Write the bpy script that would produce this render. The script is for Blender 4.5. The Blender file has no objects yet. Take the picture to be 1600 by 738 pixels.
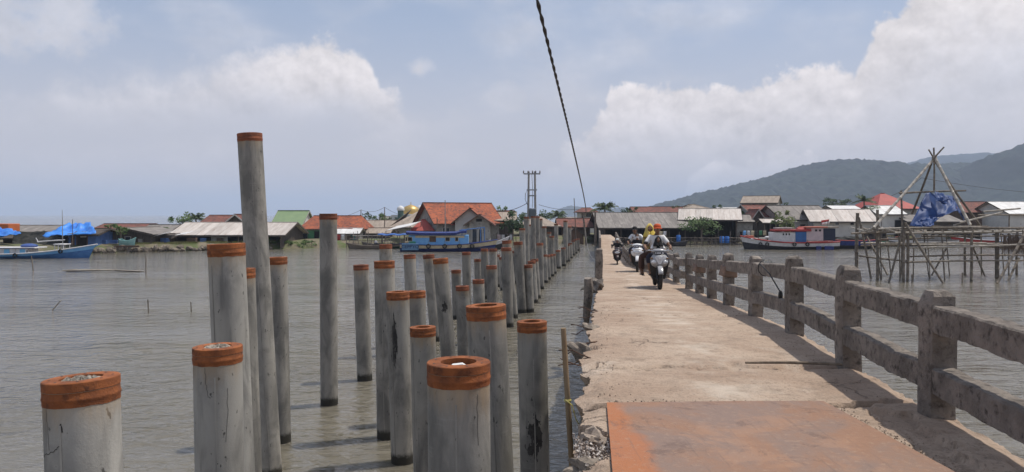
import bpy, bmesh, math, random
from mathutils import Vector, Matrix, Euler
R = math.radians
rng = random.Random(7)

# ------------------------------------------------------------------ camera
F, HY, EYE = 1180.0, 336.0, 4.0          # focal length in photo pixels, horizon row, eye height over water
scene = bpy.context.scene
C = scene.collection
cam_d = bpy.data.cameras.new('camera'); cam = bpy.data.objects.new('camera', cam_d); C.objects.link(cam)
cam.location = (0, 0, EYE); cam.rotation_euler = (R(90), 0, 0)
cam_d.sensor_width = 36; cam_d.lens = F / 1600 * 36; cam_d.shift_y = -(369 - HY) / 1600
cam_d.clip_start = 0.1; cam_d.clip_end = 60000
scene.camera = cam

# ------------------------------------------------------------------ light
SUN_AZ, SUN_EL = R(70), R(66)            # azimuth to the right of the view direction (+Y), elevation
sun_d = bpy.data.lights.new('sun', 'SUN'); sun = bpy.data.objects.new('sun', sun_d); C.objects.link(sun)
sun_d.energy = 3.75; sun_d.angle = R(0.9); sun_d.color = (1, .95, .87)
sv = Vector((math.sin(SUN_AZ) * math.cos(SUN_EL), math.cos(SUN_AZ) * math.cos(SUN_EL), math.sin(SUN_EL)))
sun.rotation_euler = sv.to_track_quat('Z', 'Y').to_euler()
sun.location = (30, 20, 60)
vs = scene.view_settings
vs.view_transform = 'Standard'; vs.look = 'None'; vs.exposure = -0.05; vs.gamma = 1; vs.use_curve_mapping = False
scene.cycles.volume_bounces = 1
scene.cycles.max_bounces = 6
scene.cycles.use_denoising = True

# ------------------------------------------------------------------ sky with clouds (all in direction space)
world = bpy.data.worlds.new('World'); scene.world = world; world.use_nodes = True
wt = world.node_tree; wn = wt.nodes; wl = wt.links
for n in list(wn): wn.remove(n)
class NT:
    """small expression helper for a node tree"""
    def __init__(s, tree): s.t = tree
    def link(s, v, sock):
        if isinstance(v, (int, float)): sock.default_value = v
        elif isinstance(v, tuple): sock.default_value = v
        else: s.t.links.new(v, sock)
    def m(s, op, a, b=None, c=None, clamp=False):
        n = s.t.nodes.new('ShaderNodeMath'); n.operation = op; n.use_clamp = clamp
        s.link(a, n.inputs[0])
        if b is not None: s.link(b, n.inputs[1])
        if c is not None: s.link(c, n.inputs[2])
        return n.outputs[0]
    def noise(s, vec, scale, detail=4, rough=.5, dist=0, out=0):
        n = s.t.nodes.new('ShaderNodeTexNoise')
        if vec is not None: s.t.links.new(vec, n.inputs['Vector'])
        n.inputs['Scale'].default_value = scale; n.inputs['Detail'].default_value = detail
        n.inputs['Roughness'].default_value = rough; n.inputs['Distortion'].default_value = dist
        return n.outputs[out]
    def smooth(s, v, lo, hi):
        n = s.t.nodes.new('ShaderNodeMapRange'); n.interpolation_type = 'SMOOTHSTEP'
        s.link(v, n.inputs[0]); s.link(lo, n.inputs[1]); s.link(hi, n.inputs[2])
        n.inputs[3].default_value = 0; n.inputs[4].default_value = 1
        return n.outputs[0]
    def mix(s, f, a, b, mode='MIX'):
        n = s.t.nodes.new('ShaderNodeMix'); n.data_type = 'RGBA'; n.blend_type = mode
        s.link(f, n.inputs[0]); s.link(a, n.inputs[6]); s.link(b, n.inputs[7])
        return n.outputs[2]
    def vscale(s, vec, sc):
        n = s.t.nodes.new('ShaderNodeVectorMath'); n.operation = 'MULTIPLY'
        s.t.links.new(vec, n.inputs[0]); n.inputs[1].default_value = sc
        return n.outputs[0]
W = NT(wt)
def AZ(px): return math.atan((px - 800) / F)
def EL(px, py): return math.atan((HY - py) / F * math.cos(AZ(px)))
sky = wn.new('ShaderNodeTexSky'); sky.sky_type = 'NISHITA'; sky.sun_disc = False
sky.sun_elevation = SUN_EL; sky.sun_rotation = SUN_AZ
sky.air_density = 1.0; sky.dust_density = 1.6; sky.ozone_density = 1.5
tc = wn.new('ShaderNodeTexCoord'); d = tc.outputs['Generated']
sp = wn.new('ShaderNodeSeparateXYZ'); wl.new(d, sp.inputs[0])
az = W.m('ARCTAN2', sp.outputs[0], sp.outputs[1]); el = W.m('ARCSINE', sp.outputs[2])
big = W.noise(d, 9, 6, .6); fine = W.noise(d, 30, 5, .62); soft = W.noise(W.vscale(d, (1, 1, 2.2)), 4.2, 4, .55)
puff = W.m('ADD', W.m('MULTIPLY', W.m('SUBTRACT', big, .5), .11), W.m('MULTIPLY', W.m('SUBTRACT', fine, .5), .052))
def curve_of(pts):
    n = wn.new('ShaderNodeFloatCurve'); lo, hi = R(-60), R(60)
    W.link(W.m('DIVIDE', W.m('SUBTRACT', az, lo), hi - lo, clamp=True), n.inputs['Value'])
    c = n.mapping.curves[0]; n.mapping.use_clip = False
    ps = [((AZ(x) - lo) / (hi - lo), EL(x, y)) for x, y in pts]
    ps = [(0, ps[0][1])] + ps + [(1, ps[-1][1])]
    c.points[0].location = ps[0]; c.points[1].location = ps[-1]
    for p in ps[1:-1]:
        q = c.points.new(*p); q.handle_type = 'VECTOR'
    n.mapping.update()
    return n.outputs[0]
# right-hand cumulus bank
def shifted(vec, off):
    n = wn.new('ShaderNodeVectorMath'); n.operation = 'ADD'; wl.new(vec, n.inputs[0]); n.inputs[1].default_value = off; return n.outputs[0]
dl_ = shifted(d, tuple(sv * .03))
relief = W.m('ADD', W.m('MULTIPLY', W.m('SUBTRACT', big, W.noise(dl_, 9, 6, .6)), 1.5), W.m('MULTIPLY', W.m('SUBTRACT', fine, W.noise(shifted(d, tuple(sv * .01)), 30, 5, .62)), .9))
topR = curve_of([(700, 372), (790, 330), (850, 262), (900, 214), (945, 180), (955, 150), (1005, 138), (1045, 122), (1120, 128), (1200, 130),
                 (1280, 104), (1335, 96), (1350, 55), (1385, 14), (1450, -20), (1600, -70), (1800, -120)])
eR = W.m('ADD', W.m('SUBTRACT', topR, el), puff)          # > 0 inside the bank
mR = W.m('MULTIPLY', W.smooth(eR, -.003, .012), W.m('SUBTRACT', 1, W.m('MULTIPLY', W.smooth(eR, .02, .17), .55)))
mR = W.m('MULTIPLY', mR, W.m('ADD', .25, W.m('MULTIPLY', W.smooth(el, .0, .14), .75)))
# a second, nearer crest inside the bank
topN = curve_of([(1020, 420), (1075, 278), (1110, 242), (1160, 232), (1215, 216), (1255, 232), (1285, 250), (1330, 420), (1400, 600)])
eN = W.m('ADD', W.m('SUBTRACT', topN, el), W.m('MULTIPLY', puff, .8))
mN = W.m('MULTIPLY', W.smooth(eN, -.002, .012), W.m('SUBTRACT', 1, W.smooth(eN, .015, .075)))
# left-hand softer cloud
topL = curve_of([(-300, 180), (0, 150), (100, 118), (200, 110), (330, 82), (430, 62), (480, 44), (520, 44), (548, 62), (576, 92), (592, 140), (640, 190), (700, 330), (760, 480)])
eL = W.m('ADD', W.m('SUBTRACT', topL, el), W.m('MULTIPLY', puff, .9))
crisp = W.smooth(az, AZ(330), AZ(500))
mL = W.m('MULTIPLY', W.smooth(eL, -.006, W.m('SUBTRACT', .05, W.m('MULTIPLY', crisp, .034))), W.m('SUBTRACT', 1, W.smooth(eL, .045, .17)))
mL = W.m('MULTIPLY', W.m('MULTIPLY', mL, W.m('ADD', .78, W.m('MULTIPLY', crisp, .2))), W.smooth(el, EL(560, 250), EL(560, 120)))
def blob(px, py, rx, ry, amp):
    a, e = AZ(px), EL(px, py)
    u = W.m('DIVIDE', W.m('SUBTRACT', az, a), rx / F); v = W.m('DIVIDE', W.m('SUBTRACT', el, e), ry / F)
    r2 = W.m('ADD', W.m('MULTIPLY', u, u), W.m('MULTIPLY', v, v))
    r2 = W.m('ADD', r2, W.m('MULTIPLY', puff, 42))
    return W.m('MULTIPLY', W.m('SUBTRACT', 1, W.smooth(r2, .1, 1.3)), amp)
bl = blob(655, 106, 34, 20, .55)
for args in ((795, 152, 55, 26, .28), (40, 25, 130, 55, .5), (640, 248, 90, 22, .22)):
    bl = W.m('MAXIMUM', bl, blob(*args))
# thin veil everywhere, patchy
veil = W.m('MULTIPLY', W.smooth(soft, .43, .74), .45)
cm = W.m('MAXIMUM', W.m('MAXIMUM', mR, mN), W.m('MAXIMUM', W.m('MAXIMUM', mL, bl), veil))
cm = W.m('MULTIPLY', cm, .93)
shade = W.m('ADD', .97, W.m('MULTIPLY', relief, .62))
hazef = W.m('SUBTRACT', 1, W.smooth(el, -.02, .3))
skyc = W.mix(1.0, sky.outputs[0], (.135, .125, .122, 1), 'MULTIPLY')       # Nishita at strength ~0.1
skyc = W.mix(.5, skyc, (.44, .53, .70, 1))                              # moist tropical air
skyc = W.mix(W.m('MULTIPLY', hazef, .7), skyc, (.80, .68, .66, 1))
cl = W.mix(hazef, (1.0, .93, .905, 1), (.86, .79, .785, 1))
cl = W.mix(1.0, cl, W.m('MULTIPLY', shade, 1.0), 'MULTIPLY')
out = W.mix(cm, skyc, cl)
bg = wn.new('ShaderNodeBackground'); wl.new(out, bg.inputs[0]); bg.inputs[1].default_value = 1.0
wo = wn.new('ShaderNodeOutputWorld'); wl.new(bg.outputs[0], wo.inputs[0])

# ------------------------------------------------------------------ materials
MATS = {}
def mat(name, col, col2=None, scale=4, rough=.85, bump=0, bscale=30, stretch=(1, 1, 1), metal=0, rnd=.0, spec=.3, col3=None, scale3=14, lo3=.58, hi3=.7, detail=5, lo=.35, hi=.65, bdist=.01):
    if name in MATS: return MATS[name]
    m = bpy.data.materials.new(name); m.use_nodes = True; T = NT(m.node_tree)
    b = m.node_tree.nodes['Principled BSDF']
    t = m.node_tree.nodes.new('ShaderNodeTexCoord')
    oi = m.node_tree.nodes.new('ShaderNodeObjectInfo')
    v = T.vscale(t.outputs['Object'], stretch)
    va = m.node_tree.nodes.new('ShaderNodeVectorMath'); va.operation = 'ADD'
    cx = m.node_tree.nodes.new('ShaderNodeCombineXYZ')
    for i in range(3): T.link(T.m('MULTIPLY', oi.outputs['Random'], 37.0 + 11 * i), cx.inputs[i])
    m.node_tree.links.new(v, va.inputs[0]); m.node_tree.links.new(cx.outputs[0], va.inputs[1]); v = va.outputs[0]
    c = tuple(col) + (1,)
    if col2: c = T.mix(T.smooth(T.noise(v, scale, detail, .6), lo, hi), c, tuple(col2) + (1,))
    if col3: c = T.mix(T.smooth(T.noise(v, scale3, 5, .65), lo3, hi3), c, tuple(col3) + (1,))
    if rnd:
        k = T.m('ADD', 1 - rnd, T.m('MULTIPLY', oi.outputs['Random'], 2 * rnd))
        c = T.mix(1.0, c, k, 'MULTIPLY')
    T.link(c, b.inputs['Base Color'])
    b.inputs['Roughness'].default_value = rough; b.inputs['Metallic'].default_value = metal
    b.inputs['Specular IOR Level'].default_value = spec
    if bump:
        bn = m.node_tree.nodes.new('ShaderNodeBump'); bn.inputs['Strength'].default_value = bump; bn.inputs['Distance'].default_value = bdist
        m.node_tree.links.new(T.noise(v, bscale, 6, .65), bn.inputs['Height'])
        m.node_tree.links.new(bn.outputs[0], b.inputs['Normal'])
    m['_v'] = 1; MATS[name] = m
    return m

# ------------------------------------------------------------------ geometry helpers
def P(px, py, Y):
    """photo row/column at a chosen distance -> place in the world (used as a surveyor would, with real depths)"""
    return Vector(((px - 800) / F * Y, Y, EYE + (HY - py) / F * Y))
class MB:
    def __init__(s): s.v = []; s.f = []
    def add(s, vs, fs):
        o = len(s.v); s.v += [tuple(p) for p in vs]; s.f += [tuple(i + o for i in f) for f in fs]; return s
    def box(s, c, size, rot=None, taper=1.0):
        x, y, z = [k / 2 for k in size]; q = []
        for dz, k in ((-z, 1), (z, taper)):
            q += [Vector((-x * k, -y * k, dz)), Vector((x * k, -y * k, dz)), Vector((x * k, y * k, dz)), Vector((-x * k, y * k, dz))]
        if rot is not None:
            M = rot if isinstance(rot, Matrix) else Euler(rot).to_matrix()
            q = [M @ p for p in q]
        q = [p + Vector(c) for p in q]
        return s.add(q, [(3, 2, 1, 0), (4, 5, 6, 7), (0, 1, 5, 4), (1, 2, 6, 5), (2, 3, 7, 6), (3, 0, 4, 7)])
    def tube(s, pts, rad, n=8, cap=True, squash=None):
        pts = [Vector(p) for p in pts]; k = len(pts)
        if not isinstance(rad, (list, tuple)): rad = [rad] * k
        vs, fs = [], []
        for i, p in enumerate(pts):
            t = (pts[min(i + 1, k - 1)] - pts[max(i - 1, 0)]).normalized()
            u = t.orthogonal() if abs(t.z) < .95 else Vector((1, 0, 0)) - t * t.x
            if abs(t.z) < .95: u = Vector((0, 0, 1)) - t * t.z
            u.normalize(); w = t.cross(u)
            for j in range(n):
                a = 2 * math.pi * j / n
                vs.append(p + (u * math.cos(a) + w * math.sin(a) * (squash or 1)) * rad[i])
        for i in range(k - 1):
            for j in range(n):
                a, b = i * n + j, i * n + (j + 1) % n
                fs.append((a, b, b + n, a + n))
        if cap: fs += [tuple(range(n - 1, -1, -1)), tuple(range((k - 1) * n, k * n))]
        return s.add(vs, fs)
    def lathe(s, prof, n=24, M=None):
        """profile of (radius, z) swept about z"""
        vs, fs = [], []
        for r, z in prof:
            for j in range(n):
                a = 2 * math.pi * j / n; vs.append(Vector((r * math.cos(a), r * math.sin(a), z)))
        for i in range(len(prof) - 1):
            for j in range(n):
                a, b = i * n + j, i * n + (j + 1) % n
                fs.append((a, b, b + n, a + n))
        if prof[0][0] > 1e-5: fs.append(tuple(range(n - 1, -1, -1)))
        if prof[-1][0] > 1e-5: fs.append(tuple(range((len(prof) - 1) * n, len(prof) * n)))
        if M is not None: vs = [M @ p for p in vs]
        return s.add(vs, fs)
    def ring(s, prof, n=24, M=None):
        """closed profile swept about z (tyres, rings)"""
        vs, fs = [], []; k = len(prof)
        for r, z in prof:
            for j in range(n):
                a = 2 * math.pi * j / n; vs.append(Vector((r * math.cos(a), r * math.sin(a), z)))
        for i in range(k):
            for j in range(n):
                a, b = i * n + j, i * n + (j + 1) % n; c, e = ((i + 1) % k) * n + j, ((i + 1) % k) * n + (j + 1) % n
                fs.append((a, b, e, c))
        if M is not None: vs = [M @ p for p in vs]
        return s.add(vs, fs)
    def ball(s, c, r, n=10, m=7, scale=(1, 1, 1), rough=0, rs=None):
        vs, fs = [], []
        for i in range(m + 1):
            th = math.pi * i / m
            for j in range(n):
                a = 2 * math.pi * j / n; k = r * (1 + (rs.uniform(-rough, rough) if rough and 0 < i < m else 0))
                vs.append(Vector(c) + Vector((math.sin(th) * math.cos(a) * k * scale[0], math.sin(th) * math.sin(a) * k * scale[1], math.cos(th) * k * scale[2])))
        for i in range(m):
            for j in range(n):
                a, b = i * n + j, i * n + (j + 1) % n
                fs.append((a, a + n, b + n, b))
        return s.add(vs, fs)
    def prism(s, poly, axis, a, b):
        """polygon (2d) extruded along an axis from a to b"""
        k = len(poly); ax = 'xyz'.index(axis)
        def mk(p, t):
            q = [p[0], p[1]]; q.insert(ax, t); return tuple(q)
        vs = [mk(p, a) for p in poly] + [mk(p, b) for p in poly]
        fs = [tuple(range(k - 1, -1, -1)), tuple(range(k, 2 * k))] + [(i, (i + 1) % k, (i + 1) % k + k, i + k) for i in range(k)]
        return s.add(vs, fs)
    def grid(s, rows):
        n = len(rows[0]); vs = [p for r in rows for p in r]; fs = []
        for i in range(len(rows) - 1):
            for j in range(n - 1):
                a = i * n + j; fs.append((a, a + 1, a + n + 1, a + n))
        return s.add(vs, fs)
    def build(s, name, m, parent=None, smooth=False, bevel=0, loc=None, fix=True, sharp=None):
        me = bpy.data.meshes.new(name); me.from_pydata(s.v, [], s.f); me.update()
        if fix or bevel:
            bm = bmesh.new(); bm.from_mesh(me)
            if fix: bmesh.ops.recalc_face_normals(bm, faces=bm.faces)
            if bevel: bmesh.ops.bevel(bm, geom=[e for e in bm.edges if len(e.link_faces) == 2 and e.calc_face_angle(0) > .6], offset=bevel, segments=1, affect='EDGES')
            bm.to_mesh(me); bm.free()
        if smooth:
            me.polygons.foreach_set('use_smooth', [True] * len(me.polygons))
            if sharp is None: sharp = 40
            me.set_sharp_from_angle(angle=R(sharp))
        me.materials.append(m)
        o = bpy.data.objects.new(name, me); C.objects.link(o)
        if parent is not None: o.parent = parent
        if loc is not None: o.location = loc
        return o
def empty(name, label, cat, loc=(0, 0, 0), rot=(0, 0, 0), group=None):
    o = bpy.data.objects.new(name, None); C.objects.link(o); o.location = loc; o.rotation_euler = rot
    o.empty_display_size = .2
    o['label'] = label; o['category'] = cat
    if group: o['group'] = group
    return o
def tag(o, label, cat, group=None):
    o['label'] = label; o['category'] = cat
    if group: o['group'] = group
    return o
def kind(o, k): o['kind'] = k; return o
def inst(o, name, parent, loc=(0, 0, 0), rot=(0, 0, 0), scale=(1, 1, 1)):
    """another object sharing o's mesh"""
    c = o.copy(); C.objects.link(c); c.name = name; c.parent = parent; c.location = loc; c.rotation_euler = rot; c.scale = scale
    return c
def interp(tab, x):
    if x <= tab[0][0]: return tab[0][1]
    for (a, b), (c, e) in zip(tab, tab[1:]):
        if x <= c: return b + (e - b) * (x - a) / (c - a)
    return tab[-1][1]
from mathutils import noise as mnoise
def nz(x, y=0, z=0): return mnoise.noise(Vector((x, y, z)))
def fbm(x, y=0, z=0, o=4):
    s, a = 0, .5
    for i in range(o): s += a * mnoise.noise(Vector((x, y, z)) * 2 ** i); a *= .5
    return s

# ================================================================== SETTING
# ---- water: one sheet to the horizon, waves as real swell nearby and fine relief in the material
def water_material():
    m = bpy.data.materials.new('sea_water'); m.use_nodes = True; T = NT(m.node_tree); N = m.node_tree.nodes
    b = N['Principled BSDF']; t = N.new('ShaderNodeTexCoord'); v = t.outputs['Object']
    c = T.mix(T.smooth(T.noise(T.vscale(v, (.5, 1, 1)), .12, 4, .6), .35, .7), (.145, .13, .10, 1), (.185, .165, .125, 1))
    T.link(c, b.inputs['Base Color']); b.inputs['Roughness'].default_value = .07; b.inputs['IOR'].default_value = 1.33
    b.inputs['Specular IOR Level'].default_value = .5
    b.inputs['Subsurface Weight'].default_value = .85; b.inputs['Subsurface Radius'].default_value = (1, 1, .8); b.inputs['Subsurface Scale'].default_value = .6   # silty water
    h1 = T.noise(T.vscale(v, (.8, 1.5, 1)), 1.5, 3, .5, .6)
    h2 = T.noise(T.vscale(v, (.8, 1.5, 1)), 5.0, 3, .55, .4)
    h3 = T.noise(T.vscale(v, (.6, 1.1, 1)), .35, 2, .5)
    h = T.m('ADD', T.m('MULTIPLY', h1, .15), T.m('ADD', T.m('MULTIPLY', h2, .05), T.m('MULTIPLY', h3, .2)))
    h = T.m('MULTIPLY', h, T.m('ADD', .55, T.m('MULTIPLY', T.smooth(T.noise(T.vscale(v, (.35, 1, 1)), .09, 4, .6), .35, .65), .75)))     # wind patches
    bn = N.new('ShaderNodeBump'); bn.inputs['Strength'].default_value = .8; bn.inputs['Distance'].default_value = 1.0
    T.link(h, bn.inputs['Height']); m.node_tree.links.new(bn.outputs[0], b.inputs['Normal'])
    return m
WATER = water_material()
mb = MB()
ys = [-60, -20, -8] + [i * 1.0 for i in range(-4, 40, 4)] + [44, 60, 90, 140, 220, 400, 800, 1600, 3200, 6000, 13000]
xs = [-13000, -5000, -2000, -900, -400, -150, -60, -25, 0, 25, 60, 150, 400, 900, 2000, 5000, 13000]
mb.grid([[(x, y, 0) for x in xs] for y in ys])
kind(mb.build('water', WATER), 'structure')

# ---- land behind the water
LAND = mat('shore_earth', (.20, .165, .115), (.13, .125, .07), .6, .95, .6, 3, col3=(.10, .13, .045), scale3=.35, lo3=.5, hi3=.62, bdist=.1)
edge = [(-700, 60), (-200, 68), (0, 74), (140, 79), (300, 84), (450, 89), (560, 94), (700, 99), (850, 104), (905, 104), (960, 122), (1150, 128), (1400, 128), (1700, 126), (2400, 120)]
mb = MB(); rows = [[] for _ in range(7)]
for i in range(161):
    px = -700 + 3100 * i / 160; Y = interp(edge, px); x = (px - 800) / F * Y
    j = .5 * fbm(px * .02, 3) * 2
    for r, (dy, z) in enumerate(((-.6, -.6), (0, .12), (.5, .55), (1.6, .8), (5, .95), (60, 1.1), (75, -.6))):
        rows[r].append((x * (1 + dy / Y), Y + dy + (j if r < 4 else 0), z + (.25 * fbm(px * .07, r * 3.1) if 0 < r < 5 else 0)))
mb.grid(rows); kind(mb.build('shore_ground', LAND, smooth=True), 'structure')

# ---- wooded hills, with real depth
HILL = mat('hill_forest', (.009, .015, .014), (.033, .044, .034), .07, .95, 0, 4, col3=(.018, .022, .02), scale3=.006, lo3=.5, hi3=.6)
def hills(name, prof, Y0, depth, seed, x0, x1, nx, ny, bumps):
    mb = MB(); rows = []
    for j in range(ny):
        v = j / (ny - 1); row = []
        for i in range(nx):
            px = x0 + (x1 - x0) * i / (nx - 1)
            top = (HY - interp(prof, px)) / F * (Y0 + .55 * depth) + EYE
            Y = Y0 + depth * v; X = (px - 800) / F * (Y0 + .55 * depth)
            k = math.sin(min(v / .55, 1) * math.pi / 2) ** 1.1 if v < .55 else math.cos((v - .55) / .45 * math.pi / 2) ** .7
            spur = 1 - .30 * abs(fbm(X / 420 + seed, v * 1.2)) * 2 * (1 - k * .8)
            z = top * k * spur
            z += bumps * (abs(fbm(X / 26, Y / 26, seed, 3)) * 1.3 + .6 * nz(X / 9, Y / 9, seed) + .35 * nz(X / 5, Y / 5, seed + 3)) * min(1, k * 2)
            row.append((X, Y, max(z, -3)))
        rows.append(row)
    mb.grid(rows); return kind(mb.build(name, HILL, smooth=True, fix=False), 'structure')
hills('hill', [(960, 345), (1030, 322), (1060, 314), (1100, 303), (1150, 291), (1200, 280), (1240, 265), (1270, 257), (1300, 252), (1330, 252), (1360, 256), (1400, 260), (1440, 259),
               (1490, 258), (1560, 262), (1620, 268), (1800, 290), (2000, 330)], 1100, 900, 1.3, 950, 2000, 300, 60, 9)
hills('hill', [(1380, 330), (1450, 300), (1500, 284), (1530, 262), (1560, 243), (1590, 233), (1620, 222), (1700, 200), (1900, 190), (2200, 240)], 1050, 500, 4.7, 1380, 2200, 160, 40, 8)
hills('hill', [(1250, 300), (1350, 275), (1400, 262), (1440, 248), (1470, 244), (1500, 242), (1540, 240), (1580, 239), (1640, 240), (1800, 244), (2100, 260)], 2300, 1000, 8.1, 1250, 2100, 120, 36, 10)
hills('hill', [(820, 345), (850, 336), (875, 327), (890, 322), (905, 324), (925, 331), (945, 331), (962, 326), (972, 324), (985, 329), (1000, 338), (1030, 346)], 2800, 800, 2.2, 820, 1030, 90, 24, 6)

# ---- haze
def haze():
    m = bpy.data.materials.new('haze_air'); m.use_nodes = True; N = m.node_tree.nodes
    for n in list(N): N.remove(n)
    pv = N.new('ShaderNodeVolumePrincipled'); pv.inputs['Color'].default_value = (.66, .79, 1, 1); pv.inputs['Density'].default_value = HAZE
    pv.inputs['Anisotropy'].default_value = .0
    o = N.new('ShaderNodeOutputMaterial'); m.node_tree.links.new(pv.outputs[0], o.inputs['Volume'])
    mb = MB(); mb.box((0, 6450, 133), (27000, 13500, 270)); return kind(mb.build('haze', m), 'stuff')
HAZE = .00024
haze()

# ================================================================== BRIDGE
DZ = [(-6, 2.62), (5, 2.615), (9, 2.62), (11.1, 2.51), (13.5, 2.39), (15.6, 2.28), (17.6, 2.18), (19.7, 2.08), (24, 1.98), (28, 1.91), (35, 1.55), (42, 1.12), (46, .98), (54, .98), (60, 1.1), (68, 1.38), (76, 1.6), (86, 1.5), (106, 1.25)]
def dz(y): return (interp(DZ, y - .6) + interp(DZ, y) + interp(DZ, y + .6)) / 3
DL = [(-6, -.9), (5.06, .45), (19.7, 2.22), (42, 4.98), (75, 8.7), (106, 12.2)]
DW = [(-6, 2.4), (21, 2.4), (32, 1.8), (60, 1.6), (106, 1.5)]
def dl(y): return interp(DL, y)
def dr(y): return dl(y) + interp(DW, y)
def deck_material():
    m = bpy.data.materials.new('worn_concrete_deck'); m.use_nodes = True; T = NT(m.node_tree); N = m.node_tree.nodes
    b = N['Principled BSDF']; t = N.new('ShaderNodeTexCoord'); v = t.outputs['Object']
    c = T.mix(T.smooth(T.noise(v, .9, 6, .65), .3, .7), (.37, .262, .188, 1), (.50, .385, .29, 1))
    c = T.mix(T.m('MULTIPLY', T.smooth(T.noise(v, 2.6, 8, .75), .5, .66), .6), c, (.26, .20, .15, 1))
    c = T.mix(T.m('MULTIPLY', T.smooth(T.noise(v, .7, 5, .6, 1.0), .6, .74), .6), c, (.56, .47, .38, 1))
    c = T.mix(T.m('MULTIPLY', T.smooth(T.noise(v, 9, 8, .8), .5, .64), .6), c, (.25, .185, .135, 1))
    c = T.mix(T.m('MULTIPLY', T.smooth(T.noise(v, 34, 4, .7), .53, .68), .7), c, (.17, .13, .095, 1))
    sxy = N.new('ShaderNodeSeparateXYZ'); m.node_tree.links.new(v, sxy.inputs[0])
    lane = T.m('ABSOLUTE', T.m('SUBTRACT', sxy.outputs[0], T.m('ADD', .95, T.m('MULTIPLY', sxy.outputs[1], .121))))     # strip worn smooth by wheels
    lane = T.m('MULTIPLY', T.m('SUBTRACT', 1, T.smooth(lane, .05, .55)), T.smooth(T.noise(v, 1.6, 5, .65), .45, .68))
    c = T.mix(T.m('MULTIPLY', lane, .7), c, (.62, .53, .43, 1))
    c = T.mix(T.m('MULTIPLY', T.smooth(T.noise(v, 120, 2, .6), .6, .74), .35), c, (.62, .57, .5, 1))
    # hairline cracks
    vo = N.new('ShaderNodeTexVoronoi'); vo.feature = 'DISTANCE_TO_EDGE'; vo.inputs['Scale'].default_value = .75
    nv = T.noise(v, 2.2, 5, .6, 0, 1)
    ad = N.new('ShaderNodeVectorMath'); ad.operation = 'MULTIPLY_ADD'
    m.node_tree.links.new(nv, ad.inputs[0]); ad.inputs[1].default_value = (.55, .55, .55); m.node_tree.links.new(v, ad.inputs[2])
    m.node_tree.links.new(ad.outputs[0], vo.inputs['Vector'])
    ck = T.m('MULTIPLY', T.m('SUBTRACT', 1, T.smooth(vo.outputs[0], .002, .012)), T.smooth(T.noise(v, .55, 3, .5), .53, .6))
    c = T.mix(T.m('MULTIPLY', ck, .55), c, (.12, .09, .07, 1))
    T.link(c, b.inputs['Base Color']); b.inputs['Roughness'].default_value = .88; b.inputs['Specular IOR Level'].default_value = .25
    bn = N.new('ShaderNodeBump'); bn.inputs['Strength'].default_value = .9; bn.inputs['Distance'].default_value = .02
    hh = T.m('SUBTRACT', T.m('ADD', T.noise(v, 45, 6, .7), T.m('MULTIPLY', T.noise(v, 7, 5, .6), 1.3)), T.m('MULTIPLY', ck, 1.4))
    T.link(hh, bn.inputs['Height']); m.node_tree.links.new(bn.outputs[0], b.inputs['Normal'])
    return m
DECK = deck_material()
OLDC = mat('weathered_concrete', (.17, .145, .123), (.28, .24, .203), 4.5, .95, 1.0, 34, col3=(.072, .062, .053), scale3=15, lo3=.48, hi3=.7, rnd=.1, bdist=.02)
DARKC = mat('dark_wet_concrete', (.10, .09, .075), (.19, .165, .13), 6, .9, .9, 18, bdist=.03)
bridge = empty('footbridge', 'narrow worn concrete footbridge with broken railings leading to the village', 'bridge', (0, 0, 0))

def smin_curve(x, y):
    """lines where the surface layer has flaked: signed height"""
    return 0
def flake(x, y):
    # a flaked patch beside the steel plate on the right; raised skin to the outer side
    a = x - (2.56 + .10 * math.sin((y - 4.2) * 2.6) + .16 * fbm(x * 4, y * 4, 2) * 2)
    h = 0
    if 3.4 < y < 5.7: h += .042 * max(0, min(1, a / .03 + .5)) * max(0, min(1, (5.7 - y) / .35))
    return h
def crack(x, y):
    h = 0
    for (a, b, w, d_) in ((2.44, .05, .010, .02), (2.62, -.04, .007, .014), (1.7, .22, .006, .01)):
        e = abs(x - a - b * math.sin(y * 3.1 + a * 7) - .10 * fbm(y * 2.4, a * 9, 0) * 2)
        if 3 < y < 5.6 and e < w * 2: h -= d_ * (1 - e / (w * 2))
    e = abs(y - (6.2 + .10 * fbm(x * 2.2, 5.5) * 2 + (x - 1.6) * .05))
    if e < .014 and 1.5 < x < 3.2: h -= .016 * (1 - e / .014)
    return h
def ledge(y): return .10 * fbm(y * .9, 11) * 2 + .06 * fbm(y * 4.1, 7) * 2
def bite(y):
    """pieces missing from the left edge"""
    return .30 * max(0, 1 - abs(y - 4.62) / .42) ** .6 if abs(y - 4.62) < .42 else 0
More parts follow.
